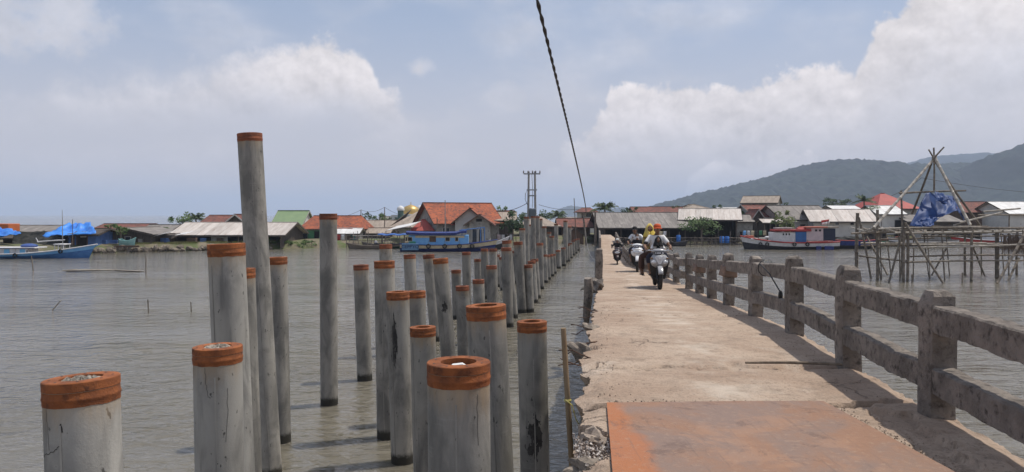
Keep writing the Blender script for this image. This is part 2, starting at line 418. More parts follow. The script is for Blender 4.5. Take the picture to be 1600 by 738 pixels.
def slab(y0, y1, step, nx, thick=.24):
    rows = []; ny = max(2, int((y1 - y0) / step)); bot = []
    for j in range(ny + 1):
        y = y0 + (y1 - y0) * j / ny
        jag0 = .02 * fbm(y0 * 3, 4); row = []
        l = dl(y) + ledge(y); r = dr(y) + .11 + .025 * fbm(y * 2, 21) * 2
        e = min(j, ny - j)
        for i in range(nx + 1):
            u = i / nx; x = l + (r - l) * u
            yy = y + .05 * fbm(x * 2.6, int(round((y0 if j < ny / 2 else y1) * 2)) * 3.3, 3) * 2 * max(0, 1 - e * (y1 - y0) / ny / .3)
            z = dz(y) + .016 * fbm(x * .9, y * .7, 1) + (.006 * fbm(x * 6, y * 6, 2) if step < .1 else 0)
            if step < .1: z += flake(x, y) + crack(x, y)
            if e == 0: z -= .03 + .04 * max(0, fbm(x * 4, y * 4, 9))
            if step < .1 and e * step < .16 and fbm(x * 2.6, y0 * 3 + (j > ny / 2) * 5, 6) * 2 > .12 + e * step * 2.2: z -= .03 + .02 * fbm(x * 14, y * 14, 2)
            q = min(u * (r - l), (1 - u) * (r - l))
            if q < .12: z -= (.12 - q) * .35 * (.4 + abs(fbm(x * 4, y * 4, 8)) * 2.2)
            if u * (r - l) < bite(y) : z -= .11 + .05 * fbm(x * 9, y * 9, 4) * 2
            row.append((x, yy, z))
        lo = (l + .05 + .03 * fbm(y * 5, 31), y, dz(y) - thick * .6); lo2 = (l + .16 + .06 * fbm(y * 3, 33), y, dz(y) - thick)
        rows.append([lo2, lo] + row + [(r - .02, y, dz(y) - thick), lo2])
    mb = MB(); mb.grid(rows); n = len(rows[0])
    mb.f.append(tuple(range(n - 2, -1, -1))); k = ny * n; mb.f.append(tuple(range(k, k + n - 1)))
    return mb.build('deck_slab', DECK, bridge, smooth=True, sharp=50)
slab(-5, 2.6, .5, 8); slab(2.61, 5.46, .02, 150); slab(5.56, 6.80, .022, 110); slab(6.885, 11.2, .05, 60); slab(11.25, 16.5, .1, 30)
y = 16.51
while y < 104:
    n = 5.6; slab(y, min(y + n - .01, 106), .4, 10); y += n
# edge beams, cross heads and supports below
for y0 in range(-5, 105, 5):
    for side in (0, 1):
        a, b = y0, y0 + 4.99; f = (lambda q: dl(q) + .42) if side == 0 else (lambda q: dr(q) - .3)
        mb = MB(); q = []
        for y in (a, b):
            for dx, dd in ((-.13, -.24), (.13, -.24), (.13, -.62), (-.13, -.62)): q.append((f(y) + dx, y, dz(y) + dd - .002))
        mb.add(q, [(0, 1, 2, 3), (7, 6, 5, 4), (0, 4, 5, 1), (1, 5, 6, 2), (2, 6, 7, 3), (3, 7, 4, 0)]); mb.build('edge_beam', DARKC, bridge)
    y = y0 + 2.5
    mb = MB(); mb.box(((dl(y) + dr(y)) / 2, y, dz(y) - .78), (interp(DW, y) + .1, .34, .31)); mb.build('cross_head', DARKC, bridge, bevel=.02)
    for x in (dl(y) + .35, dr(y) - .3):
        mb = MB(); mb.tube([(x, y, dz(y) - .93), (x, y, -1)], .15, 12); mb.build('support_column', DARKC, bridge, smooth=True)

# railing
def rail_post(x, y, h, w=.2, seed=0, cap=True, lump=False):
    b = dz(y) - .14; mb = MB(); rs = random.Random(seed); N = 9
    levels = [0, .12, .3, .5, .65, .8, .9, .97, 1.0]
    ring = []
    for k, t in enumerate(levels):
        z = b + (h + .14) * t; s = 1.0 if t < .9 else (.97 if t < .97 else (.88 if t < 1 else .6))
        if not cap and t >= .97: s = 1
        jx, jy = rs.uniform(-.008, .008), rs.uniform(-.008, .008); q = []
        for (ux, uy) in ((-1, -1), (0, -1.02), (1, -1), (1.02, 0), (1, 1), (0, 1.02), (-1, 1), (-1.02, 0)):
            ch = .9 if abs(ux) == 1 and abs(uy) == 1 else 1
            q.append((x + jx + ux * ch * w / 2 * s * (1 + rs.uniform(-.04, .04)), y + jy + uy * ch * w / 2 * s * (1 + rs.uniform(-.04, .04)), z + (rs.uniform(-.012, .012) if t == 1 else 0)))
        ring.append(q)
    vs = [p for q in ring for p in q]; fs = []
    for i in range(len(ring) - 1):
        for j in range(8):
            a, c = i * 8 + j, i * 8 + (j + 1) % 8; fs.append((a, c, c + 8, a + 8))
    fs.append(tuple(range((len(ring) - 1) * 8, len(ring) * 8))); fs.append(tuple(range(7, -1, -1)))
    mb.add(vs, fs); o = mb.build('railing_post', OLDC, bridge, smooth=True, sharp=35)
    if lump:
        lb = MB(); lb.box((x, y, b + .14 + h * .66), (w * 1.45, w * 1.4, .2), (0.05, .08, .1), .86); q = lb.build('broken_brick_collar', mat('reddish_mortar', (.26, .17, .12), (.17, .13, .11), 9, .95, .8, 30), o, bevel=.02)
    return o
def rail_beam(a, b, hz, t=.15, hgt=.19, seed=0, broken0=0, broken1=0, wob=.02):
    """beam between two posts (x, y), hz = height of its middle over the deck"""
    n = 44; rows = []
    L = math.hypot(b[0] - a[0], b[1] - a[1]); dx, dy = (b[0] - a[0]) / L, (b[1] - a[1]) / L
    for i in range(n + 1):
        s = i / n; x, y = a[0] + (b[0] - a[0]) * s, a[1] + (b[1] - a[1]) * s; z = dz(y) + hz + wob * fbm(y * 1.3, seed) * 2
        q = []
        sec = [(-1, -1), (-1, 0), (-1, .86), (-.86, 1), (0, 1.02), (.86, 1), (1, .86), (1, 0), (1, -1), (0, -1.0)]
        for k, (u, v) in enumerate(sec):
            er = 1 - .13 * max(0, fbm(y * 9 + seed, k * 1.7, hz) * 2)
            q.append((x - dy * u * t / 2 * er, y + dx * u * t / 2 * er, z + v * hgt / 2 * er + .012 * fbm(y * 14, k * 3, seed)))
        rows.append(q + [q[0]])
    mb = MB(); mb.grid(rows); k = len(sec)
    mb.f.append(tuple(range(k - 1, -1, -1))); o = n * (k + 1); mb.f.append(tuple(range(o, o + k)))
    return mb.build('railing_beam', OLDC, bridge, smooth=True, sharp=24)
def rail_run(ys, xf, seed, top=.70, low=.29, ph=.90, lumps=()):
    prev = None
    for i, y in enumerate(ys):
        x = xf(y); rail_post(x, y, ph * (1 + .03 * math.sin(i * 2.3)), .185, seed + i, lump=i in lumps)
        if prev:
            (x0, y0) = prev; L = math.hypot(x - x0, y - y0); g = .085 / L
            a = (x0 + (x - x0) * g, y0 + (y - y0) * g); b = (x - (x - x0) * g, y - (y - y0) * g)
            rail_beam(a, b, top, .14, .175, seed + i, wob=.012); rail_beam(a, b, low, .15, .17, seed + i + 50, wob=.02)
        prev = (x, y)
rail_run([1.0, 3.05, 5.06, 6.9, 8.85, 11.1, 13.5, 15.6, 17.6, 19.7], dr, 3, lumps=(6, 8))
rail_run([22.5 + 2.1 * i for i in range(25)], dr, 40, ph=.85)
# broken stubs at the gap in the railing
def stub(a, b, hz, seed): rail_beam(a, b, hz, .15, .2, seed, wob=.05)
stub((dr(22.4), 22.4), (dr(21.2) + .06, 21.2), .62, 71); stub((dr(22.4), 22.4), (dr(21.4) + .05, 21.4), .25, 72)
rail_post(dl(22.7) + .02, 22.7, .98, .23, 5)
rail_run([64 + 2.4 * i for i in range(9)], dl, 90, ph=.8)
# fallen pieces hanging at the left edge beyond the crack
def chunk(name, label, c, size, rot, m, seed, group=None):
    rs = random.Random(seed); mb = MB(); mb.ball((0, 0, 0), .5, 18, 12)
    mb.v = [tuple(Vector(v) * (1 + .55 * fbm(v[0] * 2.6 + seed * 7, v[1] * 2.6, v[2] * 2.6, 4) * 2 - .25 * max(abs(v[0]), abs(v[1]), abs(v[2])))) for v in mb.v]
    o = mb.build(name, m, None, smooth=True, sharp=28); o.location = c; o.rotation_euler = rot; o.scale = size; return tag(o, label, 'rubble', group)
STONE = mat('broken_concrete', (.30, .25, .20), (.19, .16, .13), 6, .95, .8, 22, rnd=.15)
mb = MB(); pts = []
for i in range(7):
    t = i / 6; y = 18.9 + .3 * t; pts.append((dl(18.9) - .22 + .02 * math.sin(i), y, dz(18.9) + .30 - 1.25 * t))
mb.tube(pts, [.10, .12, .12, .11, .10, .09, .05], 7); tag(mb.build('fallen_railing_post', OLDC), 'broken weathered railing post hanging down over the deck edge', 'post')
chunk('concrete_chunk', 'jagged concrete lump heaped below the lone left railing post', (dl(19.4) + .0, 19.4, dz(19.4) + .08), (.34, .7, .4), (.2, .5, .3), OLDC, 1)
chunk('concrete_chunk', 'flat dark concrete slab piece jutting out from the deck edge', (dl(20) - .2, 20.0, dz(20) + .06), (.5, .5, .14), (.1, -.6, .2), DARKC, 2)
chunk('concrete_chunk', 'pale broken stone lodged against the left deck edge beside wire scraps', (dl(7.9) - .06, 7.9, dz(7.9) - .07), (.26, .34, .2), (.3, .2, .8), STONE, 3)
chunk('concrete_chunk', 'small pale stone resting on the crumbling deck edge', (dl(9.4) + .0, 9.4, dz(9.4) + .0), (.2, .3, .12), (.1, .1, .4), STONE, 4)
chunk('concrete_chunk', 'square light concrete lump beside the rusty plate corner', (dl(4.6) + .12, 4.78, dz(4.6) - .04), (.17, .2, .13), (.1, .1, .4), mat('pale_chunk', (.42, .34, .27), (.3, .24, .19), 8, .95, .6, 30), 6)
chunk('concrete_chunk', 'flat pale concrete lump under the shell rubble at the broken edge', (dl(4.3) + .12, 4.36, dz(4.3) - .1), (.4, .22, .14), (.1, .15, .1), STONE, 8)
# shells and chips in the broken edge: too many to count
mb = MB(); rs = random.Random(11)
for i in range(420):
    y = rs.gauss(4.62, .17); x = dl(y) + ledge(y) + rs.uniform(.0, .3); z = dz(y) - .07 + rs.uniform(-.02, .05)
    mb.box((x, y, z), (rs.uniform(.008, .035), rs.uniform(.006, .022), rs.uniform(.004, .014)), (rs.uniform(0, 3), rs.uniform(0, 3), rs.uniform(0, 3)))
o = mb.build('shell_rubble', mat('shell_chips', (.62, .56, .5), (.2, .15, .12), 40, .8, 0, 1, lo=.45, hi=.55)); kind(o, 'stuff'); tag(o, 'pale shell chips and rubble filling the broken deck edge', 'rubble')
# bent reinforcement wires
IRON = mat('rusty_bar', (.05, .035, .03), (.12, .06, .035), 20, .9)
for y, s in ((7.2, 1), (8.3, -1), (9.9, 1), (12.2, -1)):
    mb = MB()
    for k in range(3):
        a = Vector((dl(y) + .10, y + .05 * k, dz(y) - .02)); pts = [a]
        for i in range(5): pts.append(pts[-1] + Vector((-.07, rs.uniform(-.06, .06) + .02 * s, rs.uniform(-.05, .035))))
        mb.tube(pts, .006, 5)
    mb.build('bent_rebar', IRON, bridge)

# ---- rusty steel plate laid over the deck
def plate_material():
    m = bpy.data.materials.new('rusty_steel_plate'); m.use_nodes = True; T = NT(m.node_tree); N = m.node_tree.nodes
    b = N['Principled BSDF']; t = N.new('ShaderNodeTexCoord'); v = t.outputs['Object']
    a = T.smooth(T.noise(v, 1.15, 8, .66, .6), .38, .58)
    c = T.mix(a, (.27, .145, .086, 1), (.225, .145, .105, 1))
    sx = N.new('ShaderNodeSeparateXYZ'); m.node_tree.links.new(v, sx.inputs[0])
    left = T.m('SUBTRACT', 1, T.smooth(T.m('ADD', sx.outputs[0], T.m('MULTIPLY', T.noise(v, 2.5, 4, .6), .30)), .88, 1.0))
    c = T.mix(left, c, (.36, .13, .045, 1))
    c = T.mix(T.m('MULTIPLY', T.smooth(T.noise(v, 1.7, 6, .6, .8), .54, .63), .5), c, (.35, .19, .108, 1))
    c = T.mix(T.m('MULTIPLY', T.smooth(T.noise(v, 2.4, 9, .78, .4), .55, .63), .6), c, (.125, .072, .05, 1))
    c = T.mix(T.m('MULTIPLY', T.smooth(T.noise(v, 60, 3, .6), .6, .72), .4), c, (.11, .07, .05, 1))
    c = T.mix(T.m('MULTIPLY', T.smooth(T.noise(T.vscale(v, (9, .5, 1)), 3.0, 5, .7), .56, .68), .35), c, (.13, .085, .065, 1))      # tyre scuffs along the deck
    c = T.mix(T.m('MULTIPLY', T.smooth(T.noise(v, 24, 5, .75), .54, .66), .35), c, (.40, .27, .18, 1))
    T.link(c, b.inputs['Base Color']); T.link(T.m('SUBTRACT', .78, T.m('MULTIPLY', a, .22)), b.inputs['Roughness']); b.inputs['Metallic'].default_value = .0
    b.inputs['Specular IOR Level'].default_value = .5
    bn = N.new('ShaderNodeBump'); bn.inputs['Strength'].default_value = .5; bn.inputs['Distance'].default_value = .006
    T.link(T.m('ADD', T.noise(v, 90, 4, .7), T.noise(v, 6, 4, .6)), bn.inputs['Height']); m.node_tree.links.new(bn.outputs[0], b.inputs['Normal'])
    return m
mb = MB(); rows = []
zpl = lambda x, y: dz(y) + .021 + .004 * math.sin(x * 2.1 + 1) * math.sin(y * 1.9)
for j in range(31):
    v = j / 30; y = 5.50 - 3.3 * v; row = []
    for i in range(25):
        u = i / 24; x0 = .69 - .105 * (5.5 - y); x1 = 2.28 + .05 * (5.5 - y) ; row.append((x0 + (x1 - x0) * u - 0.0, y + .03 * u, zpl(x0 + (x1 - x0) * u, y)))
    rows.append(row)
mb.grid(rows); low = [[(p[0], p[1], p[2] - .008) for p in r] for r in rows]; n = len(mb.v); mb.grid([list(reversed(r)) for r in low])
for A, B in ((rows[0], low[0]), (rows[-1], low[-1]), ([r[0] for r in rows], [r[0] for r in low]), ([r[-1] for r in rows], [r[-1] for r in low])): mb.grid([A, B])
tag(mb.build('steel_plate', plate_material(), smooth=True, sharp=30, fix=False), 'rusty steel plate laid flat over the damaged concrete deck', 'plate')

# stick on the deck, bamboo pole in the water with its yellow tie
WOOD = mat('grey_wood', (.16, .125, .09), (.25, .2, .15), 14, .9, .5, 40, (1, 1, .15))
mb = MB(); mb.tube([(2.12, 6.86, dz(6.86) + .04), (2.5, 6.9, dz(6.9) + .035), (3.0, 6.84, dz(6.84) + .03)], [.010, .014, .012], 6); tag(mb.build('wooden_stick', WOOD), 'thin grey wooden stick lying across the deck by the railing', 'stick')
BAMB = mat('bamboo_brown', (.20, .135, .075), (.29, .21, .125), 9, .75, .4, 30, (1, 1, .2))
t0, t1 = P(880, 513, 6.1), P(894, 738, 6.1); ax = (t1 - t0)
mb = MB(); pts, rad = [], []
for i in range(13):
    t = i / 12; pts.append(t0 + ax * (t * 2.4)); rad.append(.021 + .0015 * (i % 2) + .004 * t)
bp = empty('bamboo_pole', 'upright brown bamboo pole in the water beside the deck edge', 'pole', t0 + ax * 2.4)
o = mb.tube(pts, rad, 9).build('pole', BAMB, None, smooth=True); o.parent = bp; o.matrix_parent_inverse = Matrix.Translation(-bp.location)
mb = MB(); q = t0 + ax * .5; mb.tube([q + Vector((-.02, -.03, .01)), q + Vector((.03, -.035, -.03)), q + Vector((.07, -.01, -.16)), q + Vector((.12, .06, -.24)), q + Vector((.14, .12, -.33))], .004, 5)
mb.ring([(.027, -.012), (.031, 0), (.027, .012)], 12, Matrix.Translation(q))
o = mb.build('yellow_tie', mat('yellow_string', (.62, .52, .08), (.5, .45, .2), 30, .6), None); o.parent = bp; o.matrix_parent_inverse = Matrix.Translation(-bp.location)
# black wires hanging from the railing
BLK = mat('black_rubber', (.012, .012, .013), None, 1, .55, spec=.4)
p0 = Vector((dr(9.6), 9.6, dz(9.6) + .78))
mb = MB(); mb.tube([p0 + Vector((-.09, .5, -.02)), p0 + Vector((-.095, .1, -.12)), p0 + Vector((-.09, -.25, -.3)), p0 + Vector((-.02, -.4, -.7)), p0 + Vector((.05, -.5, -1.2)), p0 + Vector((.05, -.55, -1.7))], .008, 6)
mb.ring([(.105, -.012), (.115, 0), (.105, .012)], 14, Matrix.Translation(p0 + Vector((0, .5, -.08))) @ Matrix.Rotation(R(90), 4, 'X')); mb.ball(p0 + Vector((-.085, -.28, -.36)), .03, 8, 6, (1, 1, 2))
tag(mb.build('hanging_wire', BLK), 'black wire looped over the upper railing and hanging to the water', 'wire')

# ================================================================== CONCRETE PILES
def PY(px, w): return PD * F / w * 1.025 * math.sqrt(1 + ((px - 800) / F) ** 2)     # distance of a pile w pixels wide
PD = .365                                  # pile diameter
def pile_material(name='pile_concrete', A=(.15, .142, .126, 1), B=(.30, .28, .245, 1)):
    m = bpy.data.materials.new(name); m.use_nodes = True; T = NT(m.node_tree); N = m.node_tree.nodes
    b = N['Principled BSDF']; t = N.new('ShaderNodeTexCoord'); oi = N.new('ShaderNodeObjectInfo')
    va = N.new('ShaderNodeVectorMath'); va.operation = 'ADD'; cx = N.new('ShaderNodeCombineXYZ')
    for i in range(3): T.link(T.m('MULTIPLY', oi.outputs['Random'], 31. + 9 * i), cx.inputs[i])
    m.node_tree.links.new(t.outputs['Object'], va.inputs[0]); m.node_tree.links.new(cx.outputs[0], va.inputs[1]); v = va.outputs[0]
    c = T.mix(T.smooth(T.noise(T.vscale(v, (1, 1, .45)), 3.2, 6, .62, .6), .34, .66), A, B)
    c = T.mix(T.m('MULTIPLY', T.smooth(T.noise(T.vscale(v, (1, 1, .6)), 1.5, 4, .6), .5, .66), .6), c, (.34, .315, .27, 1))
    c = T.mix(T.m('MULTIPLY', T.smooth(T.noise(T.vscale(v, (3, 3, .25)), 4, 4, .6), .55, .7), .5), c, (.12, .115, .105, 1))
    c = T.mix(T.m('MULTIPLY', T.smooth(T.noise(T.vscale(v, (.6, .6, 6)), 9, 3, .6), .58, .75), .28), c, (.33, .32, .29, 1))
    c = T.mix(T.m('MULTIPLY', T.smooth(T.noise(T.vscale(v, (1, 1, .5)), 22, 3, .6), .66, .71), .8), c, (.05, .047, .042, 1))
    at = N.new('ShaderNodeAttribute'); at.attribute_type = 'GEOMETRY'; at.attribute_name = 'below_top'
    dn = T.m('ADD', at.outputs['Fac'], T.m('MULTIPLY', T.noise(T.vscale(v, (1, 1, .2)), 8, 4, .6), .5))
    rust = T.m('MULTIPLY', T.m('SUBTRACT', 1, T.smooth(dn, .26, .56)), .6)
    c = T.mix(rust, c, (.36, .245, .13, 1))
    g = N.new('ShaderNodeNewGeometry'); sz = N.new('ShaderNodeSeparateXYZ'); m.node_tree.links.new(g.outputs['Position'], sz.inputs[0])
    tide = T.m('SUBTRACT', 1, T.smooth(T.m('ADD', sz.outputs[2], T.m('MULTIPLY', T.noise(v, 14, 3, .6), .12)), .17, .27))
    c = T.mix(tide, c, (.035, .032, .025, 1))                     # weed and wet band at the tide line
    k = T.m('ADD', .80, T.m('MULTIPLY', oi.outputs['Random'], .42)); c = T.mix(1.0, c, k, 'MULTIPLY')
    T.link(c, b.inputs['Base Color']); b.inputs['Roughness'].default_value = .82; b.inputs['Specular IOR Level'].default_value = .3
    bn = N.new('ShaderNodeBump'); bn.inputs['Strength'].default_value = .35; bn.inputs['Distance'].default_value = .006
    T.link(T.m('ADD', T.noise(v, 60, 5, .7), T.noise(v, 9, 3, .6)), bn.inputs['Height']); m.node_tree.links.new(bn.outputs[0], b.inputs['Normal'])
    return m
PILE = pile_material(); PILE_L = pile_material('pale_pile_concrete', (.22, .21, .19, 1), (.38, .36, .32, 1))
RUST = mat('rusty_pile_band', (.34, .112, .038), (.21, .072, .030), 9, .9, .8, 70, rnd=.14, col3=(.12, .048, .026), scale3=10, lo3=.5, hi3=.72, bdist=.006)
DULLRUST = mat('dull_rusty_band', (.25, .085, .042), (.16, .058, .034), 7, .88, .4, 50, rnd=.2, bdist=.004)
CORE = mat('pile_core_mortar', (.46, .41, .34), (.2, .17, .14), 22, .95, .9, 40, bdist=.02)
HOLE = mat('pile_bore', (.06, .055, .05), (.11, .1, .09), 10, .95)
SOOT = mat('dark_oily_stain', (.028, .026, .024), (.06, .055, .05), 20, .7)
def bands(detail):
    r = PD / 2
    a = MB(); a.ring([(r * .58, -.004), (r * .58, 0), (r * 1.0, 0), (r * 1.022, -.006), (r * 1.022, -.064), (r * 1.0, -.068), (r * .6, -.068)], 40 if detail else 18)
    b = MB(); b.ring([(r * .97, -.069), (r * 1.012, -.071), (r * 1.014, -.105), (r * 1.03, -.113), (r * 1.03, -.128), (r * 1.014, -.137), (r * 1.012, -.170), (r * .95, -.171)], 40 if detail else 18)
    return a, b
proto = {}
for det in (True, False):
    for mm in (RUST, DULLRUST):
        a, b = bands(det)
        proto[det, mm.name] = [a, b, None, None]
BZ = .74
def add_band(par, det, mm, L):
    pr = proto[det, mm.name]
    for k, nm in ((0, 'end_plate'), (1, 'steel_band')):
        if pr[k + 2] is None:
            
            for i_, v_ in enumerate(pr[k].v):
                z_ = v_[2] * BZ; a_ = math.atan2(v_[1], v_[0])
                if k == 1 and v_[2] < -.16: z_ -= .007 * max(-.3, fbm(math.cos(a_) * 2.2, math.sin(a_) * 2.2, 4) * 2 + .1)
                pr[k].v[i_] = (v_[0], v_[1], z_)
            o = pr[k].build(nm, mm, par, smooth=True, sharp=30); pr[k + 2] = o
        else: o = inst(pr[k + 2], nm, par)
        o.location = (0, 0, L); o.rotation_euler = (0, 0, 2 * math.pi * rng.randrange(18) / 18)
def pile(tx, ty, bx, by, Y, label, group=None, det=False, dull=False, core=None, lean_y=0, stain=False, marks=False, D=PD, cm=None):
    """top centre (tx, ty) and a lower point of the axis (bx, by) as seen in the photo, at distance Y"""
    T_, B_ = P(tx, ty, Y), P(bx, by, Y); ax = (B_ - T_).normalized()
    ax = (ax + Vector((0, lean_y, 0))).normalized()
    Lw = (T_.z + 1.5) / -ax.z; base = T_ + ax * Lw
    q = Vector((0, 0, 1)).rotation_difference(-ax)
    e = empty('concrete_pile', label, 'pile', base, q.to_euler(), group)
    e['axis_length'] = Lw; r = PD / 2; n = 40 if det else 18; mb = MB(); prof = [(r, 0)]
    zz = [Lw * i / 10 for i in range(1, 10)] + [Lw - .6, Lw - .4, Lw - .25, Lw - .12, Lw - .04]
    zz = sorted(z for z in zz if z > 0); prof += [(r, z) for z in zz]
    vs, fs = [], []; seam = rng.uniform(0, 6)
    for (rr, z) in prof:
        for j in range(n):
            a = 2 * math.pi * j / n; vs.append((rr * math.cos(a), rr * math.sin(a), z))
    for i in range(len(prof) - 1):
        for j in range(n):
            a, b = i * n + j, i * n + (j + 1) % n; fs.append((a, b, b + n, a + n))
    mb.add(vs, fs)
    # inner wall of the hollow pile
    o2 = len(mb.v); ri = r * .585
    for z in (Lw - .05, Lw - .6):
        for j in range(n): a = 2 * math.pi * j / n; mb.v.append((ri * math.cos(a), ri * math.sin(a), z))
    for j in range(n): a, b = o2 + j, o2 + (j + 1) % n; mb.f.append((b, a, a + n, b + n))
    s = mb.build('shaft', cm or PILE, e, smooth=True, fix=False)
    at = s.data.attributes.new('below_top', 'FLOAT', 'POINT'); at.data.foreach_set('value', [Lw - v[2] for v in mb.v])
    add_band(e, det, DULLRUST if dull else RUST, Lw)
    if det or Y < 14:
        # the casting seams left by the mould
        for k in range(2):
            a = (-.55 if k == 0 else -.55 + math.pi) - math.pi / 2 + rng.uniform(-.3, .9); c_, s_ = math.cos(a), math.sin(a)
            sb = MB(); sb.box((c_ * (r + .0005), s_ * (r + .0005), Lw * .5 - .1), (.005, .011, Lw - .22), (0, 0, a)); so = sb.build('mould_seam', cm or PILE, e); so.data.attributes.new('below_top', 'FLOAT', 'POINT').data.foreach_set('value', [3.0] * len(so.data.vertices))
    cb = MB(); zc = Lw - (.012 if core == 'full' else .045 if core else .3); rs = random.Random(int(tx))
    if det or core:
        rows = []
        m_ = 7
        for i in range(m_ + 1):
            rr = ri * i / m_
            rows.append([(rr * math.cos(2 * math.pi * j / 24), rr * math.sin(2 * math.pi * j / 24), zc + (rs.uniform(-.02, .02) if i < m_ and j < 24 else 0)) for j in range(24)])
        for row in rows: row.append(row[0])
        cb.grid(rows); cb.build('core_fill', CORE if core else HOLE, e)
    else:
        cb.add([(ri * math.cos(2 * math.pi * j / 12), ri * math.sin(2 * math.pi * j / 12), zc) for j in range(12)], [tuple(range(12))]); cb.build('core_fill', HOLE, e, fix=False)
    if det:
        bb = None
        for k in range(8):      # bolt holes of the end plate
            a = 2 * math.pi * (k + .5) / 8; hb = MB(); hb.lathe([(.007, 0), (.007, .0015), (0.0001, .0016)], 8)
            if bb is None: bb = hb.build('bolt_hole', HOLE, e)
            else: bb = inst(bb, 'bolt_hole', e)
            bb.location = (math.cos(a) * r * .82, math.sin(a) * r * .82, Lw + .0005)
    if stain:
        stain_patch(e, r, Lw - stain[0], stain[1], stain[2], stain[3], n)
    return e
def stain_patch(e, r, zc, hz, wz, ang, seed):
    """oily splash with its own ragged outline, a film a millimetre proud of the shaft"""
    mb = MB(); rs = random.Random(seed); rows = []
    cells = 40
    for i in range(cells):
        for j in range(26):
            u, v = (i + .5) / cells * 2 - 1, (j + .5) / 26 * 2 - 1
            d_ = v * v + u * u + 1.15 * fbm(v * 2.2 + 5, u * 2.2, seed, 4) * 2
            if d_ < .55:
                q = []
                for (di, dj) in ((0, 0), (1, 0), (1, 1), (0, 1)):
                    z = zc + ((i + di) / cells * 2 - 1) * hz; a = ang + ((j + dj) / 26 * 2 - 1) * wz
                    q.append(((r + .0012) * math.cos(a), (r + .0012) * math.sin(a), z))
                mb.add(q, [(0, 1, 2, 3)])
    if mb.f: mb.build('oil_stain', SOOT, e, fix=False)
def crack_line(e, Lw_top, pts, w=.0035):
    """hairline crack: dark filled groove following (angle, distance below the top)"""
    r = PD / 2 + .0012; mb = MB(); rs = random.Random(len(pts)); L = e['axis_length']; fine_ = []
    for (a0, z0), (a1, z1) in zip(pts, pts[1:]):
        for k in range(6): t = k / 6; fine_.append((a0 + (a1 - a0) * t + rs.uniform(-.025, .025), z0 + (z1 - z0) * t + rs.uniform(-.006, .006)))
    for (a0, z0), (a1, z1) in zip(fine_, fine_[1:]):
        da, dz_ = (a1 - a0) * r, z1 - z0; l_ = math.hypot(da, dz_) or 1; ua, uz = -dz_ / l_ * w / r / 2, da / l_ * w / 2
        mb.add([(r * math.cos(a), r * math.sin(a), L - z) for a, z in ((a0 - ua, z0 - uz), (a1 - ua, z1 - uz), (a1 + ua, z1 + uz), (a0 + ua, z0 + uz))], [(0, 1, 2, 3)])
    mb.build('crack', SOOT, e, fix=False)
def yw(y): return EYE * F / (y - HY)       # distance of a point on the water seen at row y
FRONT = -math.pi / 2
G = 'new concrete piles beside the footbridge'
p_ = pile(127, 590, 135, 738, PY(127, 126), 'thick concrete pile with tilted rusty cap filled with pale gravel', G, True, core='full', lean_y=-.03, cm=PILE_L)
q_ = pile(340, 541, 343.5, 738, PY(340, 80), 'concrete pile with rusty cap in front of the flat-topped pile, its hole filled pale', G, True, core='full', lean_y=0, cm=PILE_L)
pile(353.5, 381, 369, 738, PY(353.5, 61), 'concrete pile with wide rusty band just left of the tallest leaning pile', G, True, cm=PILE_L)
pile(376, 420, 387, 738, 10.0, 'pile squeezed between the tallest pile and its wide-banded neighbour', G)
pile(390, 209, 421, 735, PY(390, 40.5), 'tallest concrete pile, leaning, its rusty top against the sky', G, True, dull=True)
pile(432, 402, 438, 683, yw(690), 'shorter concrete pile half hidden behind the tallest leaning pile', G)
pile(513, 334, 514.5, 630, yw(632), 'tall solitary upright pile with dark cap, standing clear in the water', G, dull=True)
pile(564, 414, 570, 592, yw(594), 'slim pile standing next to the tall solitary pile', G, dull=True)
pile(600.5, 408, 605, 682, yw(684), 'pile with a pale seam and rusty band behind the marked pile', G)
pile(602.5, 382, 605, 560, 21.5, 'dull-capped pile showing above the pale-seamed pile', G, dull=True)
pile(621.5, 456, 629, 720, yw(722), 'pile with black scuff marks and an orange cap', G, True, stain=(.75, .5, .35, FRONT - .3))
pile(650, 455, 655, 690, 14.6, 'orange-capped pile behind the scuffed pile', G)
pile(640, 398, 645, 540, 23, 'far slim pile standing in front of the blue boat', G, dull=True)
pile(669.5, 398, 684, 560, 24, 'slim pile leaning behind the thicker leaning pile', G, dull=True)
pile(688, 404, 701, 560, 18.2, 'thick leaning pile with scribbled marks on its shaft', G, True, stain=(1.15, .16, .5, FRONT + .1))
pile(660.5, 511, 666, 738, PY(660.5, 41), 'short pile with bright orange ring top behind the nearest orange pile', G, True, core='deep')
o_ = pile(716.5, 565, 718, 738, PY(716.5, 100), 'thick pile with bright orange rim and a white scrap inside its hole', G, True, core='deep')
pile(759, 477, 772, 738, PY(759, 63), 'concrete pile with ragged orange band next to the oil-stained pile', G, True, lean_y=0)
pile(831, 502, 836, 738, PY(831, 47), 'pile with a black oily stain next to the bamboo pole', G, True, stain=(1.38, .33, .6, FRONT))
pile(712.5, 422, 716, 540, 29, 'thin far pile with dull band between the taller ones', G, dull=True)
pile(722.5, 447, 727, 600, 20.5, 'squat pile with dark red band behind the ragged orange pile', G, dull=True)
pile(728.5, 394, 731, 520, 32, 'thin pile with reddish cap standing clear above the squat piles', G, dull=True)
mid = [(746.5, 405, 749, 500, 37), (747.5, 437, 751, 560, 23.5), (757, 389, 759, 480, 36), (770.5, 389, 772, 480, 35), (768, 415, 771, 540, 26), (791, 387, 794.5, 508, yw(511)), (791.5, 376, 802, 496, yw(497)),
       (809.5, 378, 816, 488, yw(489)), (825, 414, 828, 487, yw(488)), (830.5, 408, 835, 472, yw(473)), (835, 405, 839.5, 465, yw(466)), (843.5, 380, 845, 451, yw(452))]
pile(*mid.pop(0), 'thin pile with a black cap without rust among the rusty-capped ones', G, dull=True)
for a in mid: pile(*a, 'mid-distance grey pile with dull rusty cap in the crowded double row', G, dull=True)
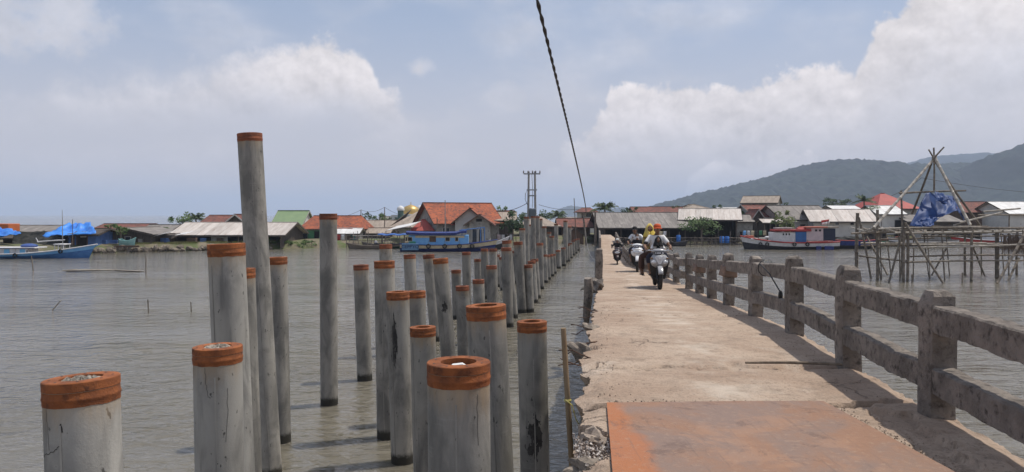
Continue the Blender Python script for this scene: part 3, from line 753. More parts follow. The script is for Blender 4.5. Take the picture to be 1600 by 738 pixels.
front = [(850, 398, 852, 442, yw(442)), (855, 399, 856.5, 437, yw(437)), (860, 398, 862, 432, yw(432)), (864, 397, 866, 428, yw(428)), (872, 391, 873, 419, yw(420)), (880, 387, 881, 415, yw(416)), (887, 382, 888, 409, yw(409)), (891, 380, 892, 404, yw(404)),
         (895.5, 376, 896, 399, yw(399)), (899, 374, 899.5, 395, yw(396)), (903, 373, 903, 391, yw(392))]
back = [(822.5, 339, 823.5, 420, 52), (816, 357, 817.5, 430, 47), (828, 351, 829, 420, 58), (833, 338, 834, 430, 55), (839.5, 338, 840.5, 430, 58), (844.5, 342, 845, 420, 66), (850, 354, 851, 420, 60), (858, 363, 859, 415, 66), (869, 350, 869.5, 410, 68),
        (883.5, 345, 884, 405, 64), (889.5, 354, 890, 400, 72), (862, 369, 863, 430, 56), (803, 392, 806, 470, 44), (785, 402, 788, 480, 40), (776, 398, 778, 480, 42)]
for a in front: pile(*a, 'far low pile in the row nearest the footbridge', G, dull=True)
for a in back: pile(*a, 'far tall pile standing behind the low row', G, dull=True)
F2 = FRONT - .5
crack_line(p_, 0, [(F2 - .55, .385), (F2 - .1, .36), (F2 + .25, .335), (F2 + .5, .305)]); crack_line(p_, 0, [(F2 - .05, .13), (F2 - .02, .22), (F2 + .02, .36)], .0025); crack_line(p_, 0, [(F2 + .45, .20), (F2 + .5, .26)], .008)
crack_line(q_, 0, [(FRONT - .15, .14), (FRONT - .13, .24), (FRONT - .07, .32), (FRONT - .04, .37)], .003); crack_line(q_, 0, [(FRONT + .75, .3), (FRONT + .72, .5), (FRONT + .6, .75)], .003)
crack_line(o_, 0, [(FRONT + .7, .16), (FRONT + .66, .3), (FRONT + .7, .48)], .003)
# white scrap lying in the bore of the near orange pile
q = P(716.5, 565, PY(716.5, 100)) + Vector((-.01, .01, -.018)); mb = MB(); mb.tube([q + Vector((-.07, .03, -.05)), q + Vector((-.02, 0, -.01)), q + Vector((.03, -.01, .0)), q + Vector((.08, .02, -.03))], [.008, .014, .012, .006], 6, squash=2)
tag(mb.build('plastic_scrap', mat('white_plastic', (.75, .75, .72), None, 1, .5)), 'crumpled white plastic scrap in the open top of a pile', 'scrap')

# ================================================================== VILLAGE
TIN = mat('weathered_tin', (.42, .39, .36), (.30, .265, .235), 1.2, .65, .2, 20, (2.5, .4, .4), rnd=.16, col3=(.24, .16, .11), scale3=1.1, lo3=.56, hi3=.7)
TINL = mat('pale_tin', (.56, .51, .46), (.46, .40, .35), 1.2, .6, .2, 20, (2.5, .4, .4), rnd=.12, col3=(.34, .25, .19), scale3=1.3, lo3=.6, hi3=.72)
TINW = mat('white_tin', (.72, .71, .68), (.6, .58, .55), 1.2, .55, .1, 20, rnd=.08)
ASB = mat('grey_asbestos_roof', (.26, .235, .21), (.19, .17, .155), 1.0, .9, .3, 14, (2.2, .5, .5), rnd=.12, col3=(.32, .29, .26), scale3=.9, lo3=.58, hi3=.68)
TAN = mat('tan_asbestos_roof', (.36, .30, .24), (.27, .22, .18), 1.0, .9, .3, 14, (2.2, .5, .5), rnd=.1)
def tile_mat(name, a, b, c):
    return mat(name, a, b, 1.1, .85, .9, 9, (1, 1, 1), rnd=.06, col3=c, scale3=3.2, lo3=.5, hi3=.62, bdist=.06)
TILE = tile_mat('clay_tile', (.40, .115, .052), (.26, .082, .045), (.13, .06, .045))
TILED = tile_mat('dark_clay_tile', (.23, .085, .06), (.15, .065, .05), (.09, .055, .048))
REDM = mat('red_metal_roof', (.42, .085, .065), (.33, .07, .055), 1, .6, rnd=.05)
GRNR = mat('green_metal_roof', (.22, .30, .155), (.19, .265, .14), 1, .55)
PLAS = mat('grey_plaster', (.38, .37, .34), (.27, .26, .235), 1.3, .95, .3, 20, col3=(.12, .11, .10), scale3=1.6, lo3=.56, hi3=.75, rnd=.08)
PLASW = mat('off_white_plaster', (.62, .60, .55), (.52, .50, .46), .9, .9, .2, 20, rnd=.05, col3=(.3, .28, .25), scale3=1.1, lo3=.62, hi3=.8)
BOARD = mat('dark_boards', (.065, .055, .046), (.12, .098, .08), 2.2, .95, .5, 9, (5, 5, .4), rnd=.2)
BRN = mat('brown_boards', (.15, .095, .065), (.09, .062, .046), 2.2, .95, .5, 9, (5, 5, .4), rnd=.15)
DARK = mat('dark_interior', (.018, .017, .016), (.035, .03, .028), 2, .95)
GLASS = mat('window_glass', (.035, .042, .05), None, 1, .12, spec=.6)
GREENW = mat('green_wall_paint', (.10, .30, .15), (.075, .22, .115), 1.2, .85)
TEAL = mat('teal_paint', (.07, .27, .25), (.05, .2, .19), 2, .7)
BLUEW = mat('blue_wall_paint', (.10, .19, .42), (.07, .14, .32), 1.5, .8, rnd=.08)
GRN_D = mat('dark_green_boards', (.03, .075, .05), (.05, .1, .07), 2, .9)
TARP = mat('blue_tarpaulin', (.035, .17, .60), (.05, .26, .72), 1.4, .42, .3, 6, rnd=.08, spec=.5)
POLE = mat('pole_wood', (.13, .105, .085), (.2, .165, .135), 6, .9, .4, 20, rnd=.15)
CONCP = mat('concrete_pole', (.34, .33, .31), (.25, .24, .23), 3, .9)
VR = random.Random(21)
def house(name, label, cat, x0, x1, yb, ye, yr, Y, D, roof, wall, typ='side', yaw=0, over=.45, hip=0, openings=(), sheets=0, stilts=0, group=None, open_front=False, zb=None, ridge_shift=0, trim=None, gablewall=None, back=True):
    """x0,x1 columns of the front wall; yb, ye, yr rows of its foot, eave and ridge; Y distance of the front, D depth in metres"""
    s = Y / F; w = (x1 - x0) * s; pc = P((x0 + x1) / 2, yb, Y); 
    if zb is not None: pc.z = zb
    he = (EYE + (HY - ye) * s) - pc.z
    Yr = Y + (D / 2 if typ != 'front' else 0); hr = EYE + (HY - yr) / F * Yr - pc.z
    e = empty(name, label, cat, pc, (0, 0, R(yaw)), group); hw = w / 2
    gw = gablewall or wall
    T = .12
    if typ == 'front':
        if not open_front:
            mb = MB(); mb.prism([(-hw, 0), (hw, 0), (hw, he), (0, hr - .1), (-hw, he)], 'y', 0, T); mb.build('front_wall', wall, e)
        else:
            mb = MB(); mb.prism([(-hw, he), (hw, he), (0, hr - .1)], 'y', 0, T); mb.build('gable_wall', gw, e)
        mb = MB(); mb.prism([(-hw, 0), (hw, 0), (hw, he), (0, hr - .1), (-hw, he)], 'y', D - T, D); mb.build('back_wall', wall if not open_front else BOARD, e)
        for sx in (-1, 1):
            mb = MB(); mb.box((sx * (hw - T / 2), D / 2, he / 2), (T, D - 2 * T - .01, he)); mb.build('side_wall', wall if not open_front else BOARD, e)
        sl = math.hypot(hw, hr - he)
        for sx in (-1, 1):
            k = 1 + over / hw; ex, ez = sx * hw * k, hr - (hr - he) * k
            n = sheets or 1
            for i in range(n):
                y0, y1 = -over + (D + 2 * over) * i / n, -over + (D + 2 * over) * (i + 1) / n - (.015 if sheets else 0)
                j = VR.uniform(0, .025) if sheets else 0
                mb = MB(); q = [(0, y0, hr + j), (ex, y0, ez + j), (ex, y1, ez + j), (0, y1, hr + j)]; q += [(a, b, c + .07) for a, b, c in q]
                mb.add(q, [(3, 2, 1, 0), (4, 5, 6, 7), (0, 1, 5, 4), (1, 2, 6, 5), (2, 3, 7, 6), (3, 0, 4, 7)]); mb.build('roof_sheet' if sheets else 'roof_slope', roof, e)
            mb = MB(); q = [(0, -over - .03, hr - .12), (ex, -over - .03, ez - .12), (ex, -over - .03, ez + .1), (0, -over - .03, hr + .1)]; q += [(a, b + .028, c) for a, b, c in q]
            mb.add(q, [(0, 1, 2, 3), (7, 6, 5, 4), (0, 4, 5, 1), (1, 5, 6, 2), (2, 6, 7, 3), (3, 7, 4, 0)]); mb.build('barge_board', trim or BOARD, e)
        mb = MB(); mb.box((0, D / 2, hr + .09), (.3, D + 2 * over + .02, .06)); mb.build('ridge_cap', roof, e)
    else:
        if not open_front:
            mb = MB(); mb.box((0, T / 2, he / 2), (w, T, he)); mb.build('front_wall', wall, e)
        if back:
            mb = MB(); mb.box((0, D - T / 2, he / 2), (w, T, he)); mb.build('back_wall', BOARD if open_front else wall, e)
        for sx in (-1, 1):
            mb = MB(); x = sx * (hw - T / 2 - .001)
            poly = [(T + .002, 0), (D - T - .002, 0), (D - T - .002, he), (D / 2, hr - .12), (T + .002, he)] if hip == 0 else [(T + .002, 0), (D - T - .002, 0), (D - T - .002, he), (T + .002, he)]
            if back or hip == 0: mb.prism(poly, 'x', x - T / 2, x + T / 2); mb.build('gable_wall', gw if not open_front else BOARD, e)
        k = 1 + over / (D / 2); ez = hr - (hr - he) * k
        rx = hw + over - hip
        for sy in (-1, 1):
            yE = D / 2 + sy * (D / 2 + over); n = sheets or 1
            for i in range(n):
                a0, a1 = i / n, (i + 1) / n; gap = .015 if sheets else 0
                ex0, ex1 = -(hw + over) + 2 * (hw + over) * a0, -(hw + over) + 2 * (hw + over) * a1 - gap
                r0, r1 = -rx + 2 * rx * a0, -rx + 2 * rx * a1 - gap
                j = VR.uniform(0, .03) if sheets else 0; jj = VR.uniform(-.12, .06) if sheets else 0
                mb = MB(); q = [(ex0, yE + sy * jj, ez + j), (ex1, yE + sy * jj, ez + j), (r1 + ridge_shift, D / 2, hr + j), (r0 + ridge_shift, D / 2, hr + j)]; q += [(a, b, c + .07) for a, b, c in q]
                mb.add(q, [(3, 2, 1, 0), (4, 5, 6, 7), (0, 1, 5, 4), (1, 2, 6, 5), (2, 3, 7, 6), (3, 0, 4, 7)]); mb.build('roof_sheet' if sheets else 'roof_slope', roof, e)
        if hip:
            for sx in (-1, 1):
                mb = MB(); q = [(sx * (hw + over), -over, ez), (sx * (hw + over), D + over, ez), (sx * rx, D / 2, hr)]; q += [(a, b, c + .07) for a, b, c in q]
                mb.add(q, [(0, 1, 2), (5, 4, 3), (0, 3, 4, 1), (1, 4, 5, 2), (2, 5, 3, 0)]); mb.build('roof_hip', roof, e)
        else:
            for sx in (-1, 1):
                for sy in (-1, 1):
                    yE = D / 2 + sy * (D / 2 + over); x = sx * (hw + over + .012)
                    mb = MB(); q = [(x, yE, ez - .1), (x, D / 2, hr - .1), (x, D / 2, hr + .1), (x, yE, ez + .1)]; q += [(a + sx * .03, b, c) for a, b, c in q]
                    mb.add(q, [(0, 1, 2, 3), (7, 6, 5, 4), (0, 4, 5, 1), (1, 5, 6, 2), (2, 6, 7, 3), (3, 7, 4, 0)]); mb.build('barge_board', trim or BOARD, e)
        mb = MB(); mb.box((ridge_shift, D / 2, hr + .09), (2 * rx + .02, .34, .07)); mb.build('ridge_cap', roof, e)
        mb = MB(); mb.box((0, -over - .02, ez - .03), (w + 2 * over, .035, .16)); mb.build('fascia_board', trim or BOARD, e)
    if open_front:
        n = max(3, int(w / 2.2))
        for i in range(n + 1):
            mb = MB(); mb.box((-hw + .1 + (w - .2) * i / n, .06, he / 2), (.12, .12, he + .05)); mb.build('post', POLE, e)
        mb = MB(); mb.box((0, .06, he - .06), (w, .1, .12)); mb.build('wall_plate', POLE, e)
    for op in openings:
        a0, a1, b0, b1 = [(q - (x0 + x1) / 2) * s for q in op[:2]] + [EYE + (HY - q) * s - pc.z for q in op[2:4]]
        b0, b1 = min(b0, b1), max(b0, b1); k = op[4]; pm = op[5] if len(op) > 5 else GLASS; fm = op[6] if len(op) > 6 else BOARD
        g = MB(); fw = .07
        if k == 'window' or k == 'door':
            for (cx, cz, sx, sz) in (((a0 + a1) / 2, b1, a1 - a0 + 2 * fw, fw), ((a0 + a1) / 2, b0, a1 - a0 + 2 * fw, fw), (a0 - fw / 2, (b0 + b1) / 2, fw, b1 - b0 - fw), (a1 + fw / 2, (b0 + b1) / 2, fw, b1 - b0 - fw)):
                g.box((cx, -.03, cz), (sx, .1, sz))
            o = g.build(k, fm, e)
            q = MB(); q.box(((a0 + a1) / 2, -.012, (b0 + b1) / 2), (a1 - a0 - .004, .02, b1 - b0 - .004)); q.build('pane' if k == 'window' else 'door_leaf', pm, o)
        else:
            g.box(((a0 + a1) / 2, -.03, (b0 + b1) / 2), (a1 - a0, .055, b1 - b0)); g.build(k, pm, e)
    if stilts:
        n = max(3, int(w / 1.6))
        mb = MB(); mb.box((0, D / 2, -.08), (w + .3, D + .3, .15)); mb.build('floor', BOARD, e)
        for i in range(n + 1):
            for y in (.15, D * .5, D - .15):
                x = -hw + .1 + (w - .2) * i / n
                mb = MB(); mb.tube([(x, y, -.15), (x + VR.uniform(-.1, .1), y, -pc.z - .6)], .07, 6); mb.build('stilt', POLE, e)
    return e
GV = 'village houses along the shore'
# --- far left
house('long_shed', 'long low grey-roofed shed behind the blue tarpaulin hut', 'shed', 14, 96, 388, 362, 353, 96, 6, ASB, BOARD, sheets=10)
house('brown_roof_house', 'low house with rust-brown roof right behind the dark green shack', 'house', 146, 220, 385, 360, 350.5, 100, 7, TILED, BOARD, trim=BRN)
house('mossy_roof_house', 'low grey mossy-roofed house between the rust-brown roof and the long pale shed', 'house', 222, 262, 385, 362, 352, 99, 6, ASB, PLAS)
h = house('tarpaulin_hut', 'blue-walled plank hut under a draped blue tarpaulin beside the moored boat', 'hut', 108, 149, 391, 366, 358, 80, 5, BOARD, BLUEW, yaw=4, openings=[(112, 117, 386, 370, 'panel', BRN), (121, 136, 388, 369, 'door', DARK, BRN), (126, 135, 371, 362, 'panel', PLASW)])
house('dark_shack', 'dark plank shack with green side wall and shallow gabled roof', 'shack', 152, 236, 388, 366, 357, 84, 8, ASB, BOARD, 'front', over=.35, openings=[(153, 166, 386, 366, 'panel', GRN_D), (168, 176, 384, 373, 'window', BLUEW), (196, 204, 384, 370, 'window', GLASS, PLAS), (216, 223, 384, 373, 'window', PLAS)])
house('lean_to', 'open lean-to with tilted white tin sheet beside the long pale shed', 'shed', 236, 264, 388, 371, 366, 86, 4, BOARD, BRN, open_front=True)
for i, (a, b, c, e_) in enumerate(((235, 265, 371, 363.5), (273, 290, 368.5, 366))):
    q0, q1 = P(a, c, 84.6), P(b, e_, 84.6); mb = MB(); mb.add([q0, q1, q1 + Vector((0, 2.4, .25)), q0 + Vector((0, 2.4, .25))] + [v + Vector((0, 0, .05)) for v in (q0, q1, q1 + Vector((0, 2.4, .25)), q0 + Vector((0, 2.4, .25)))], [(3, 2, 1, 0), (4, 5, 6, 7), (0, 1, 5, 4), (1, 2, 6, 5), (2, 3, 7, 6), (3, 0, 4, 7)])
    tag(mb.build('tin_sheet', TINW), ('long tilted white tin sheet over the lean-to', 'short white tin sheet over the dark shed opening')[i], 'sheet')
house('long_open_shed', 'long open boat shed with pale corrugated roof and dark inside', 'shed', 272, 440, 388, 366, 348.5, 88, 9, TINL, BOARD, sheets=16, open_front=True, over=.6, openings=[(330, 356, 385, 370, 'panel', PLAS)])
house('brown_gable_house', 'brown-roofed house with white-edged gable behind the long open shed', 'house', 318, 378, 380, 348, 337, 108, 7, TILED, PLAS, over=.5)
house('porch_gable', 'small dark gable with white edges behind the long open shed', 'house', 353, 384, 380, 348, 335.5, 106, 6, TILED, BOARD, 'front', trim=PLASW)
house('green_roof_house', 'tall narrow house with plain pale green metal roof', 'house', 424, 468, 376, 355, 330, 104, 8, GRNR, PLASW, over=.3, trim=PLAS, openings=[(453, 463, 376, 360, 'door', GLASS, PLAS), (440, 447, 372, 362, 'window', GLASS, PLAS)])
house('red_tile_house', 'red-tiled house with bright green front wall', 'house', 470, 563, 378, 357, 338, 98, 8, TILE, GREENW, hip=1.0, over=.35, openings=[(491, 499, 377, 361, 'door', DARK, GREENW), (474, 480, 374, 362, 'window', GLASS, BOARD)])
house('grey_hut', 'low grey hut with white tin roof and teal door panel at the water', 'hut', 526, 559, 388, 365, 357.5, 96, 4, TINW, PLAS, sheets=5, over=.3, openings=[(548, 555, 388, 366, 'panel', TEAL)])
house('tan_roof_house', 'wide low house with tan roof behind the moored wooden boats', 'house', 562, 618, 380, 362, 345, 112, 10, TAN, PLAS, sheets=7)
house('boat_landing_shed', 'dark open shed with sagging tan roof above the wooden boats', 'shed', 560, 606, 386, 364, 357, 100, 4, TAN, BOARD, open_front=True, sheets=6)
house('tan_gable_house', 'house with large tan sloping roof beside the golden dome', 'house', 612, 668, 380, 354, 328, 112, 11, TAN, PLAS, sheets=7, hip=2.6, ridge_shift=1.6)
house('red_pavilion', 'small pavilion with pyramid red metal roof and cream wall', 'pavilion', 646, 674, 382, 357, 344, 100, 3, REDM, mat('cream_paint', (.6, .5, .3), (.52, .42, .26), 1, .8), hip=1.45, over=.5, openings=[(660, 668, 380, 362, 'panel', BRN)])
for (a, b, c, e_) in ((603, 641, 361, 353.5),):
    q0, q1 = P(a, c, 97), P(b, e_, 97); k = Vector((1.0, 3.2, .55)); t_ = [q0, q1, q1 + k, q0 + k]
    mb = MB(); mb.add(t_ + [v + Vector((0, 0, .06)) for v in t_], [(3, 2, 1, 0), (4, 5, 6, 7), (0, 1, 5, 4), (1, 2, 6, 5), (2, 3, 7, 6), (3, 0, 4, 7)])
    aw = mb.build('awning', TINW); tag(aw, 'slanting white tin awning beside the small red pavilion', 'awning')
    for v in t_:
        pb = MB(); pb.tube([v, (v.x, v.y, .6)], .05, 6); pb.build('awning_post', POLE, aw)
# big red-tiled house: turned so that its left gable shows
bh = house('big_tiled_house', 'largest orange-red tiled house with grey plaster gable walls', 'house', 680, 784, 385, 346, 318, 101, 8.5, TILE, PLAS, yaw=24, over=.6, gablewall=PLAS, trim=BRN,
           openings=[(690, 700, 376, 356, 'window', GLASS, PLASW), (750, 760, 376, 356, 'window', GLASS, PLASW)])
ph = house('tiled_porch', 'front porch of the largest tiled house with small dark vent in its gable', 'porch', 733, 765, 385, 347, 336, 95.5, 5, TILED, PLAS, 'front', over=.7, trim=BRN,
           openings=[(744, 753, 346.5, 342.5, 'vent', DARK), (738, 745, 384, 358, 'window', GLASS, PLASW), (748, 753, 384, 358, 'window', GLASS, PLASW)])
house('cross_gable', 'pale plaster cross gable of the tiled house behind its small porch', 'gable', 711, 757, 385, 345, 326, 97.5, 6, TILE, PLASW, 'front', over=.5, trim=BRN)
q0, q1 = P(704, 352, 98), P(735, 352, 98); mb = MB(); mb.add([q0, q1, q1 + Vector((-.4, 1.2, .45)), q0 + Vector((.4, 1.2, .45))] + [v + Vector((0, 0, .07)) for v in (q0, q1, q1 + Vector((-.4, 1.2, .45)), q0 + Vector((.4, 1.2, .45)))], [(3, 2, 1, 0), (4, 5, 6, 7), (0, 1, 5, 4), (1, 2, 6, 5), (2, 3, 7, 6), (3, 0, 4, 7)])
mb.build('window_canopy', REDM, ph).matrix_parent_inverse = Matrix.Translation(-ph.location)
house('dark_house', 'dark boarded house with tan roof between the tiled porch and the round tree', 'house', 756, 802, 385, 344, 332, 103, 8, TAN, BOARD, sheets=5, over=.5, openings=[(780, 784, 378, 366, 'window', PLAS)])
house('red_ridge_house', 'low house with only its orange tiled ridge showing behind the dark house', 'house', 762, 800, 380, 338, 330, 122, 7, TILE, PLAS)
house('wide_tan_house', 'wide dark-fronted house with broad tan hip roof behind the far piles', 'house', 812, 872, 384, 353, 339, 108, 10, TAN, BOARD, hip=2.8, over=.5, sheets=8)
house('brown_shack', 'reddish brown patched shack by the end of the footbridge', 'shack', 876, 922, 384, 354, 342, 112, 7, TILED, BRN, over=.5, openings=[(893, 902, 384, 368, 'panel', BRN), (882, 890, 380, 362, 'panel', mat('rust_panel', (.3, .08, .05), (.2, .06, .04), 2, .9))])
house('brick_shack', 'small dark shack with brick-red front between the far piles and the footbridge', 'shack', 886, 912, 384, 366, 356, 104, 5, BRN, BRN, 'front', over=.3)
house('white_upper_house', 'white two-storey house with red-brown roof and slatted window above the shacks', 'house', 906, 931, 380, 331, 325.5, 128, 6, TILED, PLASW, hip=1.2, over=.6, openings=[(916, 924, 340, 333, 'window', GLASS, PLASW), (909, 913, 341, 334, 'window', DARK, PLAS)])
# --- right of the footbridge
ls = house('long_stilt_house', 'long low stilt house with broad grey roof and dark open front', 'house', 944, 1072, 378, 354, 333, 104, 13, ASB, BOARD, sheets=16, over=.9, stilts=1, open_front=True)
house('brown_long_roof', 'long dark brown roof rising behind the grey-roofed stilt house', 'house', 994, 1070, 378, 334, 324, 126, 8, TILED, BOARD, over=.4)
house('tan_hip_house', 'house with low tan hip roof behind the pale-roofed stilt house', 'house', 1066, 1116, 378, 328, 320, 136, 10, TAN, PLAS, hip=4)
house('pale_stilt_house', 'stilt house with pale tin roof and grey plaster gable', 'house', 1068, 1150, 376, 342, 327, 106, 9, TINL, PLAS, sheets=11, yaw=-14, over=.7, stilts=1, open_front=True, gablewall=PLAS)
house('white_strip_roof', 'low house showing a white strip of roof behind the pale stilt house', 'house', 1130, 1160, 378, 330, 325, 128, 6, TINW, PLAS)
house('unfinished_house', 'unfinished two-storey grey house with arched gable windows', 'house', 1160, 1212, 376, 317, 307, 140, 9, TAN, PLAS, yaw=-24, over=.3, gablewall=PLAS, openings=[(1176, 1181, 323, 319, 'window', DARK, PLAS), (1190, 1196, 330, 324, 'window', DARK, PLAS)])
house('red_gable_house', 'house with dark red roof and double gables below the unfinished house', 'house', 1180, 1216, 378, 338, 321, 116, 8, TILED, PLAS, 'side', yaw=10, over=.5, trim=PLAS, openings=[(1186, 1191, 368, 350, 'window', GLASS, BRN), (1200, 1205, 368, 350, 'window', GLASS, BRN)], zb=.9, stilts=1)
house('dark_gable_porch', 'dark red gabled porch with pale edges by the red-roofed house', 'porch', 1172, 1196, 378, 345, 328, 113, 4, TILED, BOARD, 'front', over=.5, trim=PLAS, zb=.9, stilts=1)
house('small_grey_house', 'small grey house with lean roof beside the pale stilt house', 'house', 1150, 1176, 378, 346, 336, 112, 5, ASB, PLAS, over=.3, openings=[(1156, 1160, 372, 362, 'window', DARK, PLAS)], zb=.9, stilts=1)
house('grey_gable_house', 'wide grey-roofed house with pale plaster front behind the red and white boat', 'house', 1222, 1302, 380, 342, 322, 112, 9, ASB, PLASW, sheets=11, yaw=8, over=.5, gablewall=PLAS, openings=[(1228, 1234, 366, 350, 'window', GLASS, BRN), (1250, 1257, 366, 351, 'window', GLASS, BRN)], zb=.9, stilts=1)
house('front_verandah', 'low verandah with light tin roof beside the small palm shrub', 'verandah', 1194, 1222, 380, 348, 343, 106, 3, TINL, BOARD, open_front=True, sheets=4, over=.3, zb=.9, stilts=1)
house('pale_long_house', 'long white-walled house with pale brown roof beside the dark barge', 'house', 1274, 1362, 384, 345, 328, 106, 10, TINL, PLASW, sheets=12, yaw=-12, zb=.9, stilts=1, over=.6, gablewall=PLAS, openings=[(1284, 1289, 352, 346, 'window', GLASS, PLASW), (1306, 1311, 352, 346, 'window', GLASS, PLASW), (1328, 1333, 352, 346, 'window', DARK, PLASW)])
house('white_roof_house', 'low white-roofed house behind the small palm', 'house', 1306, 1344, 378, 328, 322, 128, 6, TINW, PLAS)
house('red_hip_house', 'house with bright red hip roof rising behind the bamboo platform', 'house', 1374, 1432, 378, 324, 303, 132, 11, REDM, PLASW, hip=3.6, over=.7)
house('white_lean_house', 'white tin-roofed house in front of the red hip roof', 'house', 1372, 1412, 380, 334, 322, 120, 7, TINW, PLASW, sheets=5, openings=[(1398, 1408, 370, 344, 'door', DARK, PLAS)], zb=.9, stilts=1)
house('dark_net_house', 'dark boarded house behind the blue tarpaulin on the platform', 'house', 1420, 1500, 380, 346, 336, 118, 8, ASB, BOARD, sheets=8, zb=.9, stilts=1)
house('brown_tile_house', 'long house with brown tiled roof at the right end of the village', 'house', 1506, 1572, 380, 331, 316, 124, 9, TILED, BRN, over=.5, zb=.9, stilts=1)
house('white_end_house', 'house with bright white tin roof and pale gable edge beside the brown tiled one', 'house', 1576, 1660, 380, 333, 316, 118, 9, TINW, PLASW, sheets=8, over=.5, yaw=4, zb=.9, stilts=1)

# --- more roofs peeking between (each its own house)
house('far_grey_house', 'small far house with grey roof behind the tan roofs near the golden dome', 'house', 596, 624, 378, 345, 339, 134, 7, ASB, PLAS)
house('far_pale_house', 'far pale flat-roofed house behind the wide tan house', 'house', 880, 902, 378, 346, 340, 136, 6, TIN, PLASW)

# --- tarpaulins
def cloth(name, label, pts, m, sag=.25, n=14, seed=0, thick=.02, group=None):
    """quad corner points a,b,c,d -> crumpled sheet"""
    a, b, c, d_ = [Vector(p) for p in pts]; rows = []; under = []
    for j in range(n + 1):
        v = j / n; row = []
        for i in range(n + 1):
            u = i / n; p = a.lerp(b, u).lerp(d_.lerp(c, u), v)
            p = p + Vector((.1 * fbm(u * 4, v * 4, seed) * 2, .25 * fbm(u * 3, v * 3, seed + 5) * 2, -sag * math.sin(math.pi * u) * .6 * math.sin(math.pi * v) + sag * .9 * fbm(u * 4.5, v * 3.2, seed + 9) * 2))
            row.append(p)
        rows.append(row)
    mb = MB(); mb.grid(rows); o = mb.build(name, m, smooth=True, fix=False, sharp=60)
    mo = o.modifiers.new('t', 'SOLIDIFY'); mo.thickness = thick
    return tag(o, label, 'tarpaulin', group)
cloth('tarpaulin', 'crumpled bright blue tarpaulin draped over the plank hut roof', [P(66, 368, 78.5), P(150, 366, 78.5), P(140, 347, 83), P(104, 350, 83)], TARP, .5, 18, 3)
cloth('tarpaulin', 'smaller blue tarpaulin over the dark net shed at the left shore', [P(-30, 372, 78), P(33, 366, 78), P(18, 357, 81), P(-30, 354, 81)], TARP, .4, 14, 8)
NETM = mat('dark_netting', (.028, .03, .028), (.06, .058, .05), 3, .95)
cloth('netting', 'dark netting hanging over the drying shed beside the blue hut', [P(18, 384, 80), P(108, 382, 80), P(106, 361, 81.5), P(22, 362, 81.5)], NETM, .4, 14, 12)
house('net_shed', 'low dark drying shed behind the left moored boat', 'shed', 4, 106, 392, 372, 364, 82, 6, BOARD, BRN, open_front=True)
mb = MB(); q = P(4, 356, 84); mb.box(q, (2.6, 2, .9)); tag(mb.build('orange_crate', mat('orange_paint', (.55, .16, .05), (.45, .12, .04), 1, .7), bevel=.05), 'orange box cover standing above the left blue tarpaulin', 'box')

# --- mosque dome and minarets
GOLD = mat('gold_dome', (.55, .38, .15), (.45, .3, .1), 2, .4, metal=.4)
WHT = mat('white_paint', (.72, .72, .70), (.62, .62, .6), 2, .7)
q = P(642, 345, 132); mq = empty('mosque', 'mosque with shiny golden dome behind the tan roofs', 'mosque', (q.x, q.y, .8))
mb = MB(); mb.box((0, 0, 1.6), (6, 6, 3.2)); mb.build('prayer_hall', WHT, mq)
zd = EYE + (HY - 335) / F * 132 - .8
mb = MB(); mb.lathe([(1.55, 3.2), (1.55, zd)], 20); mb.build('drum', WHT, mq)
mb = MB(); mb.lathe([(1.5, zd), (1.62, zd + .35), (1.5, zd + .85), (1.1, zd + 1.3), (.5, zd + 1.55), (.06, zd + 1.7), (.05, zd + 2.1), (.001, zd + 2.15)], 24); mb.build('dome', GOLD, mq, smooth=True)
def minaret(px, ytop, Y, label, k=1.0):
    q = P(px, ytop, Y); H = q.z - .8; e = empty('minaret', label, 'minaret', (q.x, q.y, .8), group='mosque minarets')
    mb = MB(); mb.lathe([(.62 * k, 0), (.55 * k, H - 2.6), (.55 * k, H - 2.4)], 12); mb.build('shaft', WHT, e, smooth=True)
    mb = MB(); mb.lathe([(.6 * k, H - 2.4), (1.0 * k, H - 2.2), (1.0 * k, H - 2.0), (.5 * k, H - 1.99)], 12); mb.build('balcony', mat('green_grey_trim', (.1, .16, .14), None, 1, .7), e)
    mb = MB(); mb.lathe([(.5 * k, H - 2.0), (.5 * k, H - .85)], 12); mb.build('lantern', mat('green_grey_trim', (.1, .16, .14), None, 1, .7), e)
    mb = MB(); mb.lathe([(.62 * k, H - .85), (.66 * k, H - .6), (.5 * k, H - .25), (.2 * k, H - .05), (.001, H)], 14); mb.build('cap', WHT, e, smooth=True)
minaret(626, 321.5, 128, 'white minaret with rounded cap left of the golden dome'); minaret(656, 321, 136, 'short minaret top showing right of the golden dome', .8)

# --- poles and wires
STEEL = mat('galvanised_steel', (.30, .31, .32), (.24, .25, .26), 3, .55, metal=.3)
def simple_pole(px, yt, Y, label, r=.07, lean=0, m=POLE, zb=.6):
    t = P(px, yt, Y); mb = MB(); mb.tube([(t.x + lean, t.y, zb), tuple(t)], [r, r * .7], 7); return tag(mb.build('utility_pole', m, smooth=True), label, 'pole'), t
w_ends = []
for a in ((564, 328, 108, 'thin utility pole above the wide tan house', .08), (601, 324, 108, 'dark utility pole left of the tan gable roof', .08), (695.5, 313, 96, 'pale slim pole standing in front of the largest tiled house', .07, 0, CONCP),
          (683, 340, 97, 'short dark pole before the plaster gable wall', .06), (897, 310, 86, 'thin dark pole rising among the brown shacks', .06, .25), (930, 332, 84, 'brown timber pole beside the far bridge deck', .14)):
    w_ends.append(simple_pole(*a)[1])
def wire(a, b, sag, r, label, m=BLK, n=16):
    a, b = Vector(a), Vector(b); pts = [a.lerp(b, i / n) - Vector((0, 0, sag * 4 * (i / n) * (1 - i / n))) for i in range(n + 1)]
    mb = MB(); mb.tube(pts, r, 5); return tag(mb.build('overhead_wire', m, smooth=True), label, 'wire')
wire(w_ends[0], w_ends[1], .45, .02, 'sagging wire strung between the two thin poles by the tan roofs')
